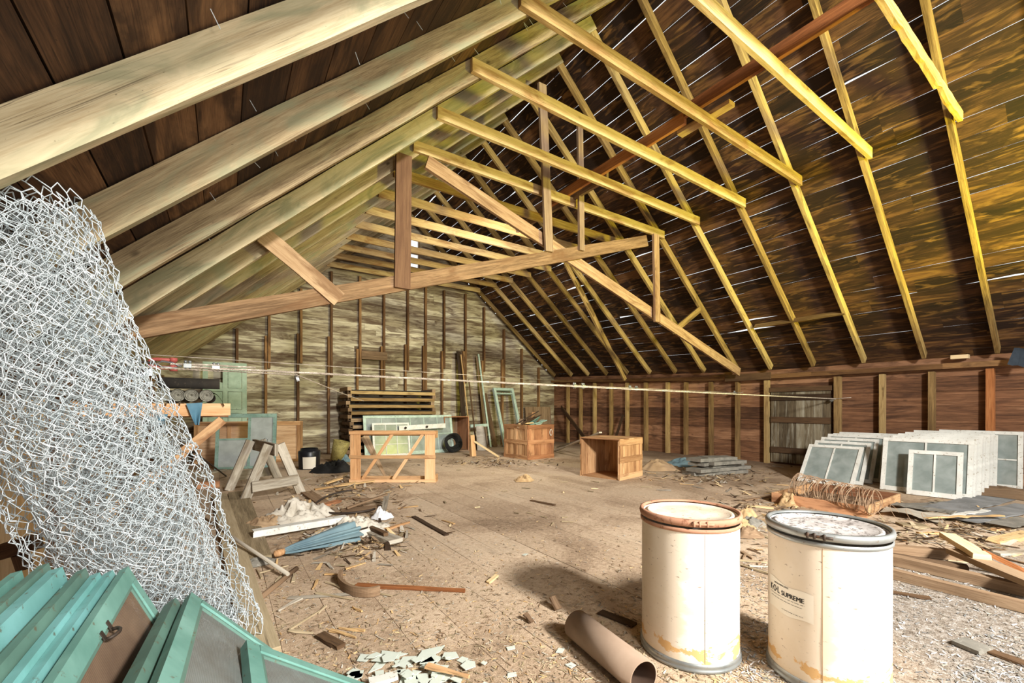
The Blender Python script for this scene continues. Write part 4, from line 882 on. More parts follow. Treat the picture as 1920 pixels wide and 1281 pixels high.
for (u0, v0, u1, v1, y0, y1, w, m, lab) in ((860, 659, 873, 832, 12.5, 11.9, .16, 'dark', 'leftmost tall dark board leaning on the back wall'), (864, 665, 876, 770, 12.28, 12.12, .03, 'fresh', 'thin pale strip leaning against the tall dark board'),
        (897, 664, 917, 815, 12.42, 11.85, .05, 'mint', 'tall thin mint strip leaning left of the teal frame'), (879, 712, 893, 835, 12.45, 11.5, .04, 'dark', 'dark thin bar leaning between the tall boards'),
        (908, 738, 928, 833, 12.45, 11.9, .16, 'dark', 'dark board leaning just left of the teal frame'), (895, 668, 902, 735, 12.52, 12.45, .1, 'brown', 'brown board behind the thin mint strip')):
    pa, pb = P(u1, v1, Y=y1), P(u0, v0, Y=y0); pa = pb + (pa - pb) * ((pb.z - .02) / (pb.z - pa.z)); stick(pa, pb, w, .03, m, 'leaning_board', lab, 'board', (1, 0, 0), seg=3, wob=.001)
a = P(945, 0, Y=11.7); a.z = .02; tl = P(918, 728, Y=12.4); M = frame(a, V((1, 0, 0)), tl - a); hh = (tl - a).length; t = thing('window_casing', M, 'tall pale teal window frame leaning on the back wall', 'window frame')
for (x0, y0, x1, y1, nm) in ((0, 0, .09, hh, 'jamb'), (.72, 0, .81, hh, 'jamb'), (.09, hh - .09, .72, hh, 'head'), (.09, hh - .22, .72, hh - .18, 'transom'), (.09, .0, .72, .05, 'sill')): mb = MB(); mb.box((x0, y0, -.05), (x1, y1, .05), seg=3); mb.build(nm, 'mint', t)
a, b_ = P(882, 799, Y=11.8), P(915, 797, Y=11.8); mb = MB(); mb.bar(a, b_, .09, .03, (0, 0, 1)); single('white_strip', mb, 'mint', 'short mint rail lying between the leaning boards', 'rail')
# slate-topped crate
cB, cL, cR = floorpt(990, 863), floorpt(942, 855), floorpt(1039, 858)
wx = (cR - cB).length; x = (cR - cB).normalized(); y = V((-x.y, x.x, 0)); dy = .95; h = .85; M = frame(cB, x, y)
def crate_box(M, w, d, h, lab, m1, m2, name='wooden_crate', open_face=None, lid=True):
    t = thing(name, M, lab, 'crate'); e = .02
    faces = {'front': ((0, 0, 0), (w, 0, 0), V((0, 1, 0))), 'left': ((0, 0, 0), (0, d, 0), V((1, 0, 0))), 'right': ((w, 0, 0), (w, d, 0), V((-1, 0, 0))), 'back': ((0, d, 0), (w, d, 0), V((0, -1, 0)))}
    for nm, (a, b_, inn) in faces.items():
        if nm == open_face: continue
        a, b_ = V(a), V(b_); dr_ = (b_ - a).normalized(); L = (b_ - a).length; mat = m1 if nm in ('front', 'back') else m2; off = inn * .03
        mb = MB(); n = 4
        ins = .032 if nm in ('left', 'right') else 0
        for k in range(n): s0, s1 = ins + (L - 2 * ins) * k / n, ins + (L - 2 * ins) * (k + 1) / n; mb.bar(a + dr_ * ((s0 + s1) / 2) + off + V((0, 0, e)), a + dr_ * ((s0 + s1) / 2) + off + V((0, 0, h - e)), s1 - s0 - .003, .018, dr_)
        f = mb.build('side_panel', mat, t); mb = MB(); o2 = inn * .010
        for z in (.05, h / 2, h - .05): mb.bar(a + dr_ * ins + o2 + V((0, 0, z)), b_ - dr_ * ins + o2 + V((0, 0, z)), .1, .02, (0, 0, 1))
        for q_ in ((.06, L - .06) if L < .9 else (.06, L / 2, L - .06)):
            q_ = max(q_, ins + .045); q_ = min(q_, L - ins - .045)
            for z0, z1 in ((.1, h / 2 - .05), (h / 2 + .05, h - .1)): mb.bar(a + dr_ * q_ + o2 + V((0, 0, z0)), a + dr_ * q_ + o2 + V((0, 0, z1)), .09, .02, dr_)
        mb.build('batten', mat, f)
    mb = MB(); mb.box((.03, .03, 0), (w - .03, d - .03, .019)); mb.build('bottom', m2, t)
    if lid:
        mb = MB()
        for k in range(5): mb.box((d * 0 + w * k / 5, 0, h + .001), (w * (k + 1) / 5 - .003, d, h + .022))
        mb.build('top_board', m1, t)
    return t
crate_box(M, wx, dy, h, 'reddish battened crate heaped with teal and dark wood scraps', 'crate_red', 'crate', lid=False)
mb = MB(); mb.bar(M @ V((.04, dy / 2, h * .8)), M @ V((wx - .04, dy / 2, h * .8)), dy - .08, .02, y); single('crate_fill_board', mb, 'brown', 'loose board lying inside the heaped crate under the scraps', 'board')
scr = [(-.12, .1, .62, .35, .18, 'dark'), (.05, .55, .9, .2, .1, 'teal'), (.3, .3, .95, .6, .16, 'teal'), (.2, .75, .8, .3, .24, 'dark'), (.0, .35, .5, .8, .12, 'brown'), (.45, .15, .98, .42, .10, 'mint'), (-.15, .2, .3, .12, .05, 'fresh'), (.5, .6, .95, .75, .3, 'crate'), (.15, .2, .7, .65, .28, 'dark'), (.35, .45, .9, .5, .2, 'teal'), (.1, .6, .6, .2, .34, 'dark')]
for k, (x0, y0, x1, y1, zz, m) in enumerate(scr):
    b0 = h * .8 + .03 + k * .012; mb = MB(); mb.bar(M @ V((x0 * wx, y0 * dy, h + .03 if x0 < 0 else b0 + .02)), M @ V((x1 * wx, y1 * dy, h + zz)), .07 + .05 * rnd.random(), .025, None, seg=2, wob=.002)
    single('wood_scrap', mb, m, {'dark': 'dark', 'teal': 'teal painted', 'brown': 'brown', 'mint': 'pale mint painted', 'fresh': 'pale', 'crate': 'tan'}[m] + f' wood scrap, {["lowest and leftmost", "second lowest", "third lowest", "fourth lowest", "fifth lowest", "middle one", "fifth from the top", "fourth from the top", "third from the top", "second from the top", "topmost"][k]} in the heap on the reddish crate', 'scrap', 'scraps heaped on the reddish crate')
mb = MB(); c_ = M @ V((wx * .86, -.013, h * .76)); pts = [c_ + x * (.05 * math.cos(a) * (1 - .15 * a / 6)) + V((0, 0, .085 * math.sin(a) * (1 - .1 * a / 6))) for a in [k * .45 for k in range(26)]]; mb.tube(pts, .004, 4); chalk = mb.build('chalk_mark', 'white'); 
chalk.parent = [o for o in COL.objects if o.name.startswith('wooden_crate')][0]; chalk.matrix_parent_inverse = M.inverted()
# open-fronted crate lying on its side
k0, k1, k2 = floorpt(1088, 892), floorpt(1162, 902), floorpt(1205, 892)
x = (k2 - k1).normalized(); y = V((-x.y, x.x, 0)); w = (k2 - k1).length; d = (k0 - k1).length
M = frame(k1, x, y); hh = .70
crate_box(M, w, d, hh, 'open-sided pale wooden crate with framed end panels, centre right', 'crate', 'crate', open_face='left')
# boards in the far corner
a, b_ = floorpt(1000, 840), floorpt(1060, 836); stick(V((9.55, 12.35, .01)), V((9.55, 12.5, 1.32)), 1.15, .03, 'brown', 'wide_board', 'wide brown board panel standing in the far right corner', 'board', (1, 0, 0), seg=2, wob=0)
for i, xx in enumerate((9.3, 9.75)): pass
stick(P(1052, 764, X=10.05), V((P(1112, 0, X=9.4).x, P(1112, 0, X=9.4).y, .03)), .16, .03, 'dark', 'leaning_board', 'dark board slanting down along the far right wall', 'board', (0, .3, 1))
stick(P(1168, 778, X=10.2), V((10.1, P(1148, 0, X=10.1).y, .02)), .08, .03, 'dark', 'leaning_board', 'short dark board slanting between two far right studs', 'board', (0, 1, 0))
stick(floorpt(1040, 848) + V((0, 0, .03)), P(1126, 811, d=9.4), .07, .03, 'grey', 'pale_stick', 'long grey stick rising behind the open-sided crate', 'stick')
stick(floorpt(1045, 842) + V((0, 0, .05)), P(1100, 822, d=10.3), .06, .03, 'grey', 'pale_stick', 'shorter grey stick lying between the two battened crates', 'stick')
# window strut and block near the right edge
mb = MB(); p = P(1895, 686, X=XR - .25); q = P(1935, 740, X=XR - .25); mb.bar(V((p.x, p.y, 2.06)), V((q.x, q.y, 2.0)), .26, .01, (0, .4, 1), seg=4, wob=.01); single('dark_cloth', mb, 'darkcloth', 'dark blue-grey cloth hanging at the right edge under the roof', 'cloth')

# ------------------------------------------------------------------ right side of the floor
k0, k1, k2, k3 = floorpt(1449, 938), floorpt(1532, 917), floorpt(1690, 946), floorpt(1634, 972)
x = V((.02, -1, 0)).normalized(); w = 1.02; dpt = 1.28; org = V((6.08, 2.82, 0)); yv = V((-x.y, x.x, 0)); M = frame(org, x, yv); t = thing('wooden_tray', M, 'shallow reddish wooden tray on the floor before the white sashes', 'tray')
for nm, lo, hi in (('side', (0, 0, 0), (w, .02, .13)), ('side', (0, dpt, 0), (w, dpt + .02, .13)), ('end', (0, .021, 0), (.022, dpt - .001, .13)), ('end', (w - .022, .021, 0), (w, dpt - .001, .13))): mb = MB(); mb.box(lo, hi); mb.build(nm, 'crate_red' if nm == 'side' else 'crate', t)
mb = MB(); mb.box((.023, .021, .004), (w - .023, dpt - .001, .014)); mb.build('bottom', 'brown', t)
a, b_ = V((6.36, 2.62, .22)), V((6.16, 1.74, .18)); ax = (b_ - a).normalized(); L = (b_ - a).length; mb = MB(); s1 = ax.cross(V((0, 0, 1))).normalized(); s2 = s1.cross(ax)
for k in range(40):
    o_ = a + ax * (L * k / 39 + rnd.uniform(-.01, .01)); r = (.195 - .03 * k / 39) * rnd.uniform(.94, 1.04); tl = rnd.uniform(-.25, .25) + (.5 if k > 30 else 0)
    pts = []
    for i in range(21):
        an = i / 20 * 2 * math.pi; p = o_ + s1 * (r * math.cos(an)) + s2 * (r * .85 * math.sin(an)) + ax * (tl * .12 * math.cos(an) + .02 * math.sin(2 * an + k)); p.z = max(.012, p.z); pts.append(p)
    mb.tube(pts, .0042, 4, cap=False)
for i in range(9):
    an = i / 9 * 2 * math.pi; mb.tube([a + ax * (L * q / 6) + s1 * (.158 * math.cos(an)) * (1 - .03 * q) + s2 * (.13 * math.sin(an)) for q in range(7)], .0028, 4)
single('wire_basket_roll', mb, 'rustwire', 'rusty roll of wire hoops lying over the shallow tray', 'wire roll', org=V((a.x, a.y, 0)))
mb = MB(); c = b_ + ax * .06; prev = None
for k in range(7):
    o_ = c + ax * (.09 * k); r = .11 - .012 * k; pts = [V((o_.x + r * math.cos(an) * .9 + .05 * k, o_.y + r * math.sin(an) * .5 - .03 * k, max(.006, .10 - .012 * k + r * math.sin(an) * .9))) for an in [i * .35 for i in range(16)]]; mb.tube(pts, .0022, 4)
single('loose_wire', mb, 'rustwire', 'loose rusty wire strands trailing from the hoop roll toward the long beams', 'wire')
heap(V((6.05, 2.6, 0)), .14, .12, .24, 'torn tan paper bunched at the left end of the wire hoops', 'torn_paper', 'straw', 'paper', seed=4)
# shingles, felt and boards
def flat(u0, v0, u1, v1, w, t, mat, name, lab, cat, z0=0., z1=0., taper=1., wob=.003, seg=4, group=None, cut=0., gap=.002):
    a, b_ = P(u0, v0, Z=z0 + t), P(u1, v1, Z=z1 + t); a.z = z0 + t / 2 + gap + wob * .5; b_.z = z1 + t / 2 + gap + wob * .5
    ax = (b_ - a); sd = V((-ax.y, ax.x, 0)); return stick(a, b_, w, t, mat, name, lab, cat, sd, taper, wob, seg, group, cut)
flat(1662, 1022, 1803, 1034, .075, .075, 'brown', 'timber', 'rear short timber behind the long brown beams at right', 'timber')
flat(1658, 1037, 1815, 1062, .075, .065, 'brown', 'timber', 'middle short timber lying along the long brown beams', 'timber')
flat(1640, 1034, 1990, 1112, .075, .075, 'brown', 'beam', 'rear one of the two long brown beams on the floor right of the drums', 'beam', seg=6)
flat(1640, 1060, 1990, 1146, .06, .065, 'brown', 'beam', 'front one of the two long brown beams on the floor right of the drums', 'beam', seg=6)
flat(1790, 1030, 1960, 1098, .12, .04, 'brown', 'plank', 'wide brown plank slanting across the rear of the long beams', 'plank', z0=.10, z1=.10)
flat(1776, 1000, 1842, 1040, .10, .04, 'fresh', 'plank_offcut', 'pale plank offcut resting on the timbers at right', 'plank', z0=.16, z1=.14)
flat(1840, 1030, 1925, 1070, .06, .03, 'orange', 'splintered_board', 'orange splintered board near the right edge by the pale plank', 'board', z0=.16, z1=.05, taper=.4)
flat(1858, 1014, 1930, 998, .12, .02, 'fresh', 'pale_board', 'pale board lying at the right edge beyond the timbers', 'board')
flat(1863, 1000 - 8, 1890, 990, .05, .02, 'crate', 'board_end', 'small orange-tan board end near the right edge', 'board')
flat(1868, 1037, 1935, 1034, .06, .02, 'grey', 'grey_board', 'grey board at the right edge below the pale board', 'board')
flat(1686, 982, 1735, 985, .14, .02, 'dusty', 'thin_board', 'dusty thin board in front of the wooden tray', 'board')
mb = MB(); a, b_ = floorpt(1650, 968), floorpt(1768, 985); yv = V((-(b_ - a).y, (b_ - a).x, 0)).normalized()
mb.grid(lambda u, v: a.lerp(b_, u) + yv * (.42 * v) + V((0, 0, .05 + .03 * math.sin(u * 5) * (1 - v) + .02 * noise.noise(V((u * 4, v * 4, 1))))), 14, 6); single('peeling_sheet', mb, 'grey', 'peeling pale sheet curling up beside the wooden tray', 'sheet')
fl = [(1690, 952, 1800, 946, .34, 'slate', 'grey felt sheet lying flat behind the peeling sheet'), (1760, 958, 1868, 934, .36, 'slate_blue', 'blue-grey felt sheet lying in front of the right white sashes'), (1800, 975, 1935, 950, .30, 'slate_blue', 'blue-grey felt strip at the right edge by the soil'), (1770, 968, 1850, 958, .07, 'white', 'thin white strip lying along the felt sheets'), (1872, 985, 1940, 975, .22, 'slate', 'grey felt piece cut by the right edge'), (1675, 945, 1790, 962, .2, 'slate', 'grey felt strip in front of the small front sash'), (1735, 972, 1880, 968, .05, 'fresh', 'long pale lath lying before the felt sheets'), (1720, 1000, 1780, 1002, .03, 'fresh', 'short pale lath near the loose wire')]
for k, (u0, v0, u1, v1, w, m, lab) in enumerate(fl): flat(u0, v0, u1, v1, w, .008, m, 'felt_and_shade_sheet' if w > .1 else 'lath', lab, 'sheet' if w > .1 else 'lath', z0=.004 + .010 * k, z1=.004 + .010 * k, wob=.012, seg=12)
heap(floorpt(1880, 925), .55, .75, .16, 'mound of dark soil and chaff along the right wall by the end stud', 'soil_mound', 'soil' if 'soil' in W else 'brown', 'soil', seed=12, fold=3, rough=.3)
# roofing slates pile, tarp and blue sheet by the right wall
heap(floorpt(1238, 880), .46, .34, .30, 'folded tan tarpaulin heaped on the floor by the right wall', 'folded_tarp', 'tan', 'tarp', seed=3, fold=2.2, rough=.5)
heap(floorpt(1275, 872), .5, .3, .2, 'crumpled pale blue sheet between the tan tarpaulin and the shingle pile', 'blue_sheet', 'bluecloth', 'sheet', seed=8, fold=3)
sh = [(1290, 885, 1390, 880, 0), (1300, 880, 1370, 874, .07), (1318, 876, 1395, 872, .05), (1322, 872, 1380, 866, .12), (1305, 868, 1352, 862, .17), (1325, 866, 1386, 862, .19), (1300, 860, 1345, 857, .25), (1318, 857, 1372, 856, .26)]
for k, (u0, v0, u1, v1, z) in enumerate(sh): flat(u0, v0, u1, v1, .34, .06, 'slate', 'shingle_bundle', f'{["lowest front", "second", "third", "fourth", "fifth", "sixth", "seventh", "topmost"][k]} grey shingle bundle, counted upward in the pile by the right wall', 'shingles', z0=z, z1=z, wob=.006, group='pile of grey shingle bundles')
heap(floorpt(1345, 884), .8, .35, .09, 'grey shingle crumbs spread around the bundle pile', 'shingle_rubble', 'slate', 'rubble', seed=5, fold=7, rough=.8)

# ------------------------------------------------------------------ left and middle of the floor
flat(412, 926, 492, 1222, .16, .05, 'dusty', 'floor_plank', 'long dusty plank lying beside the foot of the wire roll', 'plank', seg=6, wob=.002)
flat(446, 922, 478, 1046, .24, .045, 'dusty', 'floor_plank', 'wider shorter plank right of the long dusty plank', 'plank', seg=4, wob=.002)
mb = MB(); mb.tube([P(382, 972, Z=.16), P(540, 1077, Z=.045)], .014, 8); single('wooden_pole', mb, 'grey', 'thin grey pole crossing over the long dusty plank', 'pole')
mb = MB(); mb.tube([P(488, 1122, Z=.02), P(556, 1066, Z=.02)], .018, 8); single('wooden_pole', mb, 'brown', 'short brown pole on the floor at the tip of the grey pole', 'pole')
a, b_ = P(474, 996, Z=.10), P(650, 968, Z=.09); mb = MB(); mb.bar(a, b_, .10, .012, None, seg=4, wob=.001); mb.bar(a - V((.0, .045, .03)), b_ - V((0, .045, .03)), .05, .012, (0, 0, 1)); single('trim_board', mb, 'white', 'white painted trim board lying across rags and umbrella', 'trim board')
# closed umbrella
a, b_ = P(520, 1038, Z=.05), P(655, 1000, Z=.07); a.z = .05; b_.z = .075; t = thing('closed_umbrella', V((a.x, a.y, 0)), 'faded blue closed umbrella with a wooden tip on the floor', 'umbrella'); o_ = V((a.x, a.y, 0)); ax = (b_ - a).normalized(); L = (b_ - a).length; s1 = ax.cross(V((0, 0, 1))).normalized(); s2 = s1.cross(ax); mb = MB()
def canopy(u, v):
    an = u * 2 * math.pi; r = (.022 + .075 * v ** .8) * (1 + .28 * math.sin(an * 8 + v * 2) + .15 * noise.noise(V((an, v * 4, 2)))); p = a - o_ + ax * (.05 + L * v) + s1 * (r * 1.35 * math.cos(an)) + s2 * (r * .8 * math.sin(an)); p.z = max(.005, p.z); return p
mb.grid(canopy, 64, 12); mb.build('canopy', 'bluecloth', t)
mb = MB(); mb.lathe(a - o_, [(.004, -.03), (.026, -.02), (.03, .01), (.024, .06)], 12, ax); mb.build('tip', 'crate', t)
mb = MB(); mb.tube([a - o_ + ax * .06, a - o_ + ax * (L + .2)], .008, 6); mb.build('shaft', 'iron', t)
heap(floorpt(555, 975), .40, .30, .24, 'dirty white rag heaped on the floor by the umbrella', 'rag_heap', 'whitecloth', 'rag', seed=2, fold=4.5, rough=.8)
heap(floorpt(505, 985), .28, .22, .13, 'low dingy rag left of the white rag heap', 'rag_heap', 'grey' if False else 'tan', 'rag', seed=6, fold=5, rough=.8)
heap(floorpt(665, 1000), .35, .22, .16, 'greyish tangled rags at the end of the white trim board', 'rag_heap', 'whitecloth', 'rag', seed=11, fold=6, rough=.9)
heap(floorpt(482, 1058), .16, .09, .05, 'grey dust rags by the end of the wider plank', 'rag_heap', 'slate', 'rag', seed=13, fold=7, rough=.9)
heap(floorpt(718, 972), .12, .1, .14, 'crumpled white paper beside the broken board frame', 'crumpled_paper', 'paper', 'paper', seed=7, fold=7, rough=.8)
flat(640, 958, 722, 950, .24, .02, 'brown', 'board', 'flat brown board inside the iron hoop', 'board')
flat(650, 952, 726, 926, .05, .02, 'brown', 'lath', 'brown lath rising from the flat board to the corner', 'lath', z0=.03, z1=.14)
flat(726, 926, 716, 968, .06, .02, 'grey', 'lath', 'short grey lath standing at the corner of the broken frame', 'lath', z0=.13, z1=.02)
flat(632, 934, 722, 936, .04, .02, 'brown', 'lath', 'thin brown lath behind the iron hoop', 'lath')
mb = MB(); c = floorpt(655, 950); mb.tube([V((c.x + .42 * math.cos(a), c.y + .5 * math.sin(a), .03 + .09 * max(0, math.sin(a + .6)))) for a in [1.2 + k * .16 for k in range(26)]], .013, 6); single('iron_hoop', mb, 'iron', 'rusty bent iron hoop lying among the broken boards', 'hoop', org=c)
flat(692, 992, 742, 1012, .15, .04, 'grey', 'board', 'grey board end with a dark edge right of the rags', 'board')
flat(722, 992, 768, 978, .05, .02, 'crate', 'split_board', 'orange split board beside the grey board end', 'board', taper=.3)
flat(686, 984, 724, 1000, .05, .03, 'dark', 'board', 'small dark board behind the grey board end', 'board', z0=.045, z1=.045)
flat(775, 968, 838, 1003, .05, .012, 'dark', 'dark_lath', 'dark lath lying along a floor joint', 'lath')
flat(575, 922, 606, 942, .16, .03, 'brown', 'board', 'dusty board lying right of the sawhorse foot', 'board')
flat(600, 948, 636, 938, .09, .03, 'crate_red', 'brick_like_block', 'reddish block lying beside the iron hoop', 'block')
flat(590, 917, 702, 901, .06, .02, 'fresh', 'lath', 'long pale lath running to the slatted crate corner', 'lath', z1=.03)
flat(640, 908, 668, 904, .05, .02, 'fresh', 'lath', 'short pale lath at the foot of the slatted crate', 'lath')
flat(622, 900, 650, 888, .05, .02, 'brown', 'lath', 'brown lath left of the slatted crate', 'lath', z1=.06)
flat(610, 906, 640, 896, .07, .02, 'fresh', 'splintered_board', 'splintered board bits left of the slatted crate', 'board', z0=.03, z1=.07)
flat(362, 892, 420, 880, .12, .03, 'grey', 'board', 'grey board on the floor left of the sawhorse', 'board')
flat(370, 905, 412, 902, .10, .10, 'crate_red', 'timber_block', 'reddish timber block left of the sawhorse', 'timber')
# bentwood runner with an orange strip
pts = [P(u, v, Z=.04) for u, v in ((640, 1075), (636, 1086), (645, 1098), (664, 1107), (690, 1110), (712, 1106))]; mb = MB()
cv = []
for k in range(len(pts) - 1):
    q0, q1, q2, q3 = pts[max(k - 1, 0)], pts[k], pts[k + 1], pts[min(k + 2, len(pts) - 1)]
    for f in range(5): f /= 5; cv.append(.5 * (2 * q1 + (q2 - q0) * f + (2 * q0 - 5 * q1 + 4 * q2 - q3) * f * f + (3 * q1 - q0 - 3 * q2 + q3) * f ** 3))
cv.append(pts[-1]); mb.grid(lambda u, v: (lambda p, n: V((p.x, p.y, .005)) + (V((n.y, -n.x, 0)) * (.011 if .2 < v < .7 else -.011)) + V((0, 0, .06 * (0 if v < .1 or v > .9 else 0) + (.062 if .35 < v < .9 else 0))))(cv[round(u * (len(cv) - 1))], (cv[min(round(u * (len(cv) - 1)) + 1, len(cv) - 1)] - cv[max(round(u * (len(cv) - 1)) - 1, 0)]).normalized()), len(cv) - 1, 4, smooth=False)
single('bentwood_piece', mb, 'brown', 'curved bentwood piece lying at the left end of the orange strip', 'bentwood')
flat(668, 1096, 872, 1106, .045, .02, 'orange', 'wood_strip', 'long orange wood strip with a split end on the open floor', 'strip', taper=.4, seg=8, z0=.0)
flat(540, 1122, 700, 1112, .05, .003, 'grey', 'lath', 'flat grey lath nearly buried in dirt before the orange strip', 'lath')
flat(996, 938, 1040, 947, .05, .012, 'dark', 'dark_chip', 'dark curled chip on the open floor behind the drums', 'chip')
heap(floorpt(983, 902), .2, .14, .10, 'torn brown and white paper on the open floor before the crates', 'torn_paper', 'straw', 'paper', seed=21, fold=6, rough=.9)
flat(1036, 1118, 1048, 1142, .05, .012, 'brown', 'upright_chip', 'brown wood chip standing in the drum shadow', 'chip', z0=.06)
flat(915, 1092, 932, 1078, .035, .012, 'fresh', 'upright_chip', 'pale wood chip standing on the open floor', 'chip', z1=.03)
flat(985, 1150, 998, 1166, .03, .012, 'brown', 'upright_chip', 'brown wood chip left of the cardboard tube', 'chip', z0=.03)
flat(1125, 1147, 1190, 1172, .06, .01, 'dark', 'dark_lath', 'dark lath in the shadow between tube and drum', 'lath')
flat(600, 1188, 640, 1210, .05, .02, 'dark', 'dark_chip', 'dark bark-like chip near the pale screen corner', 'chip')
flat(1652, 1106, 1745, 1122, .05, .010, 'dark', 'dark_lath', 'dark flat lath right of the labelled drum', 'lath')
flat(1850, 1218, 1940, 1250, .06, .010, 'dark', 'dark_lath', 'dark flat lath at the lower right edge', 'lath')
flat(1808, 1212, 1836, 1206, .11, .02, 'slate', 'felt_scrap', 'torn dark felt scrap in the grey grit at lower right', 'scrap')
flat(1450, 925, 1490, 950, .05, .02, 'fresh', 'splintered_board', 'pale splintered board left of the wooden tray', 'board')
flat(1395, 938, 1455, 928, .05, .015, 'brown', 'lath', 'brown lath behind the labelled drum', 'lath')
flat(1400, 948, 1450, 952, .07, .015, 'fresh', 'lath', 'pale broken lath behind the gap between the drums', 'lath')
for k, (u, v, m) in enumerate(((1398, 968, 'straw'), (1410, 985, 'slate'), (1405, 1005, 'brown'), (1392, 990, 'straw'))): heap(floorpt(u, v), .16, .12, .10, f'{["tan crumpled paper", "grey crumpled scrap", "brown crumpled scrap", "pale tan scrap"][k]} in the gap between the two drums', 'crumpled_scrap', m, 'scrap', seed=30 + k, fold=6, rough=.9)
# broken glass at the lower middle
def shard(poly, z, lab, i, mat='shard', grp='broken glass shards', tilt=0):
    mb = MB(); c = V((sum(p.x for p in poly) / len(poly), sum(p.y for p in poly) / len(poly), 0)); mb.prism([(p.x, p.y) for p in poly], z, z + .003); o = single('glass_shard', mb, mat, lab, 'glass shard', grp, org=c); return o
shard([floorpt(*q) for q in ((716, 1222), (765, 1228), (728, 1240), (716, 1254), (690, 1265), (703, 1248), (714, 1236))], .004, 'large curved pale shard of glass at the end of a floor joint', 0)
shard([floorpt(*q) for q in ((790, 1223), (834, 1213), (826, 1224), (812, 1232), (805, 1246))], .006, 'large triangular pale shard right of the curved shard', 1)
shard([floorpt(*q) for q in ((812, 1272), (838, 1266), (832, 1284), (822, 1284))], .010, 'bright bluish shard at the bottom edge near the wood sliver', 2)
for i in range(60):
    u, v = rnd.gauss(770, 62), rnd.uniform(1236, 1300); u += (v - 1236) * .2
    c = floorpt(u, v); n = rnd.choice((3, 4, 4, 5)); r = rnd.uniform(.015, .055); a0_ = rnd.random() * 6; poly = [c + V((math.cos(a0_ + k * 6.283 / n) * r * rnd.uniform(.6, 1.2), math.sin(a0_ + k * 6.283 / n) * r * rnd.uniform(.5, 1.1), 0)) for k in range(n)]
    shard(poly, .004 + .0034 * (i % 9), 'pale green shard in the scatter of small broken glass on the floor', 3 + i)
for k, (u, v) in enumerate(((958, 1217), (1050, 1222), (1070, 1250), (960, 1268), (985, 1041))):
    c = floorpt(u, v); shard([c + V((math.cos(a) * .03, math.sin(a) * .022, 0)) for a in (.3 + k, 2.2 + k, 3.6 + k, 5.2 + k)], .004, ['stray bluish shard between glass scatter and tube', 'stray pale shard left of the tube end', 'stray pale shard nearest the tube end', 'stray white shard at the bottom edge', 'tiny white shard on the open floor behind'][k], 70 + k, grp='stray shards')
flat(692, 1278, 745, 1264, .05, .015, 'white', 'white_strip', 'white painted strip lying over the broken glass', 'strip', z0=.04, z1=.04)
flat(800, 1247, 880, 1268, .035, .012, 'crate', 'wood_sliver', 'brown wood sliver among the broken glass', 'sliver', taper=.3, z0=.04, z1=.04)
# individually countable splinters
areas = [((760, 1150), (880, 1000), 26, 'on the open dirt floor in the middle'), ((480, 720), (1060, 1200), 20, 'on the floor right of the wire roll'), ((1390, 1500), (960, 1080), 22, 'on the floor behind the drums'), ((1660, 1900), (960, 1080), 24, 'on the floor around the beams at right'), ((560, 760), (890, 960), 26, 'around the slatted crate and iron hoop'), ((1210, 1480), (870, 930), 24, 'before the shingle pile')]
for (ua, ub), (va, vb), n, where in areas:
    first = None
    for i in range(n):
        u, v = rnd.uniform(ua, ub), va + (vb - va) * rnd.random(); c = floorpt(u, v)
        if first is None or i % 6 == 0:
            mb = MB(); L = rnd.uniform(.10, .26); mb.bar((-L / 2, 0, .008), (L / 2, 0, .008), rnd.uniform(.012, .035), .009, (0, 1, 0), seg=3, wob=.003, taper=.3)
            o = mb.build('wood_splinter', rnd.choice(('fresh', 'brown', 'dusty', 'grey', 'dusty'))); first = o
        else: o = first.copy(); COL.objects.link(o); s_ = rnd.uniform(.6, 1.3); o.scale = (s_, s_, 1)
        o.location = (c.x, c.y, .002); o.rotation_euler = (0, 0, rnd.uniform(0, 6.3)); tag(o, 'small wood splinter lying ' + where, 'splinter', 'splinters ' + where)
# fine litter nobody could count
def litter(name, n, pick, size, mats, lab, seed, flatness=.25):
    rr = random.Random(seed); mb = MB()
    for i in range(n):
        c = pick(rr); L = rr.uniform(*size); w = L * rr.uniform(.12, .4); a = rr.random() * 6.283; h = L * rr.uniform(.0, flatness); d = V((math.cos(a), math.sin(a), 0)); s_ = V((-d.y, d.x, 0)) * w / 2; b = len(mb.v); z = V((0, 0, .002)); e = d * L / 2; t_ = V((0, 0, h))
        mb.v.extend((c - e - s_ + z, c + e - s_ * .5 + z + t_, c + e * .9 + s_ * .6 + z + t_, c - e * .95 + s_ + z + V((0, 0, rr.uniform(0, .003)))))
        mb.face((b, b + 1, b + 2, b + 3), [(i * .37, 0), (i * .37 + L, 0), (i * .37 + L, w), (i * .37, w)], rr.random(), rr.randrange(len(mats)))
    o = mb.build(name, mats); return tag(o, lab, 'litter', None, 'stuff')
def pick_view(rr):
    while True:
        u, v = rr.uniform(380, 1920), 826 + (1300 - 826) * rr.random() ** 1.05; c = floorpt(u, v)
        if XL < c.x < XR - .1 and c.y < YB - .2 and not (c.x > 2.4 and c.y < 1.1): return c
litter('wood_chip_litter', 15000, pick_view, (.008, .036), ['dusty', 'grey', 'dusty', 'fresh', 'dusty', 'brown', 'grey', 'brown'], 'fine wood chips and splinters strewn over the dirt floor', 5)
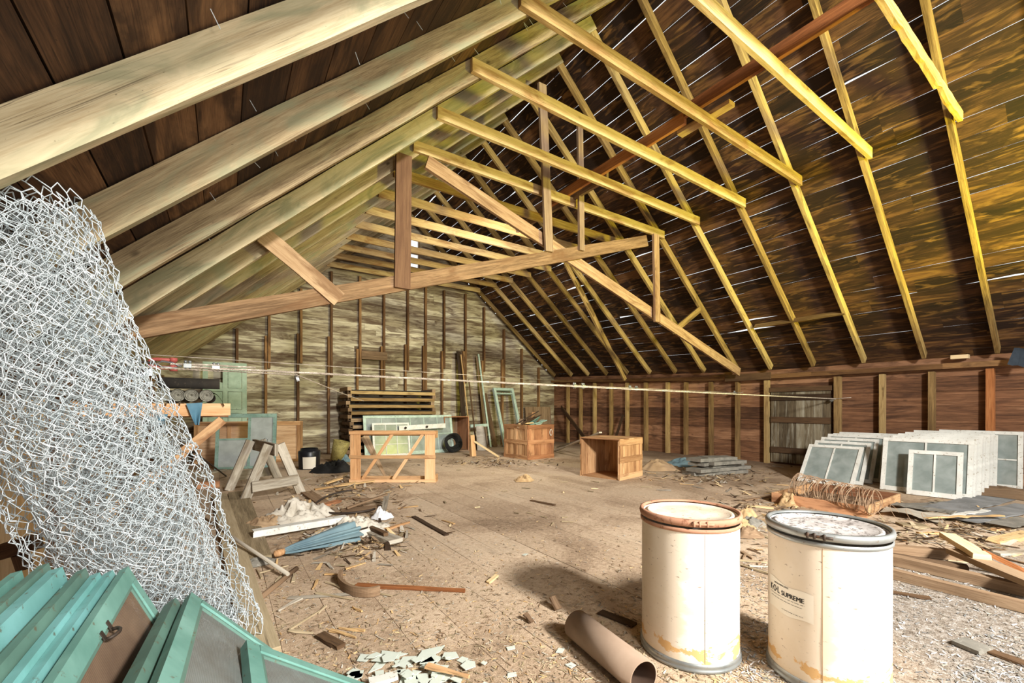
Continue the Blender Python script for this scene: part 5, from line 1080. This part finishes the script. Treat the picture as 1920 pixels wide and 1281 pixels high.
litter('wood_chip_litter', 2600, lambda rr: (lambda p: p)(floorpt(*rr.choice([(rr.gauss(1450, 70), rr.gauss(960, 28)), (rr.gauss(1330, 60), rr.gauss(893, 8)), (rr.gauss(650, 60), rr.gauss(925, 22)), (rr.gauss(1790, 80), rr.gauss(990, 25)), (rr.gauss(640, 60), rr.gauss(1010, 18)), (rr.gauss(930, 60), rr.gauss(868, 5))]))), (.04, .16), ['dusty', 'fresh', 'brown', 'dark', 'grey'], 'drifts of larger broken wood bits by the piles', 6, .35)
def pick_grit(rr):
    while True:
        c = floorpt(rr.uniform(1360, 1960), rr.uniform(1040, 1320))
        if rr.random() < .35 + .65 * (noise.noise(V((c.x * 2, c.y * 2, 0))) > 0): return c
litter('paint_flake_litter', 5200, pick_grit, (.008, .03), ['paper', 'slate_blue', 'grey', 'slate'], 'pale paint flakes over the grey grit at lower right', 8, .4)

# ------------------------------------------------------------------ daylight, lamps and added fills
wd = bpy.data.worlds.new('sky'); SC.world = wd; wd.use_nodes = True; bg = wd.node_tree.nodes['Background']; bg.inputs[0].default_value = (.92, .97, 1, 1); bg.inputs[1].default_value = 1.25
def lamp(name, typ, loc, power, col, size=.3, aim=None, spread=None, **kw):
    l = bpy.data.lights.new(name, typ); l.energy = power; l.color = col; o = bpy.data.objects.new(name, l); COL.objects.link(o); o.location = loc
    if typ == 'AREA':
        l.shape = 'DISK'; l.size = size
        if spread: l.spread = math.radians(spread)
    else: l.shadow_soft_size = size
    if aim is not None: o.rotation_euler = (V(aim) - V(loc)).to_track_quat('-Z', 'Y').to_euler()
    for k, v in kw.items(): setattr(l, k, v)
    return o
lamp('key_lamp', 'AREA', (2.3, -4.4, 4.3), 700, (1, .98, .95), .9, (4.6, 4.0, .2), 125)
lamp('left_fill', 'AREA', (.9, -1.0, 2.0), 52, (1, .98, .93), .8, (-.7, 3.4, 1.5))  # unseen fill added to brighten the wire roll, screens and left wall
lamp('yellow_lamp', 'SPOT', (7.7, -1.2, 2.6), 1500, (.90, .87, .03), .3, (7.0, 2.6, 4.8), spot_size=math.radians(112), spot_blend=.7)
lamp('deep_fill', 'AREA', (4.6, 6.3, 4.0), 150, (1, .96, .88), 1.6, (4.2, 11.5, .6))  # unseen fill added in mid-loft to brighten the back wall and floor
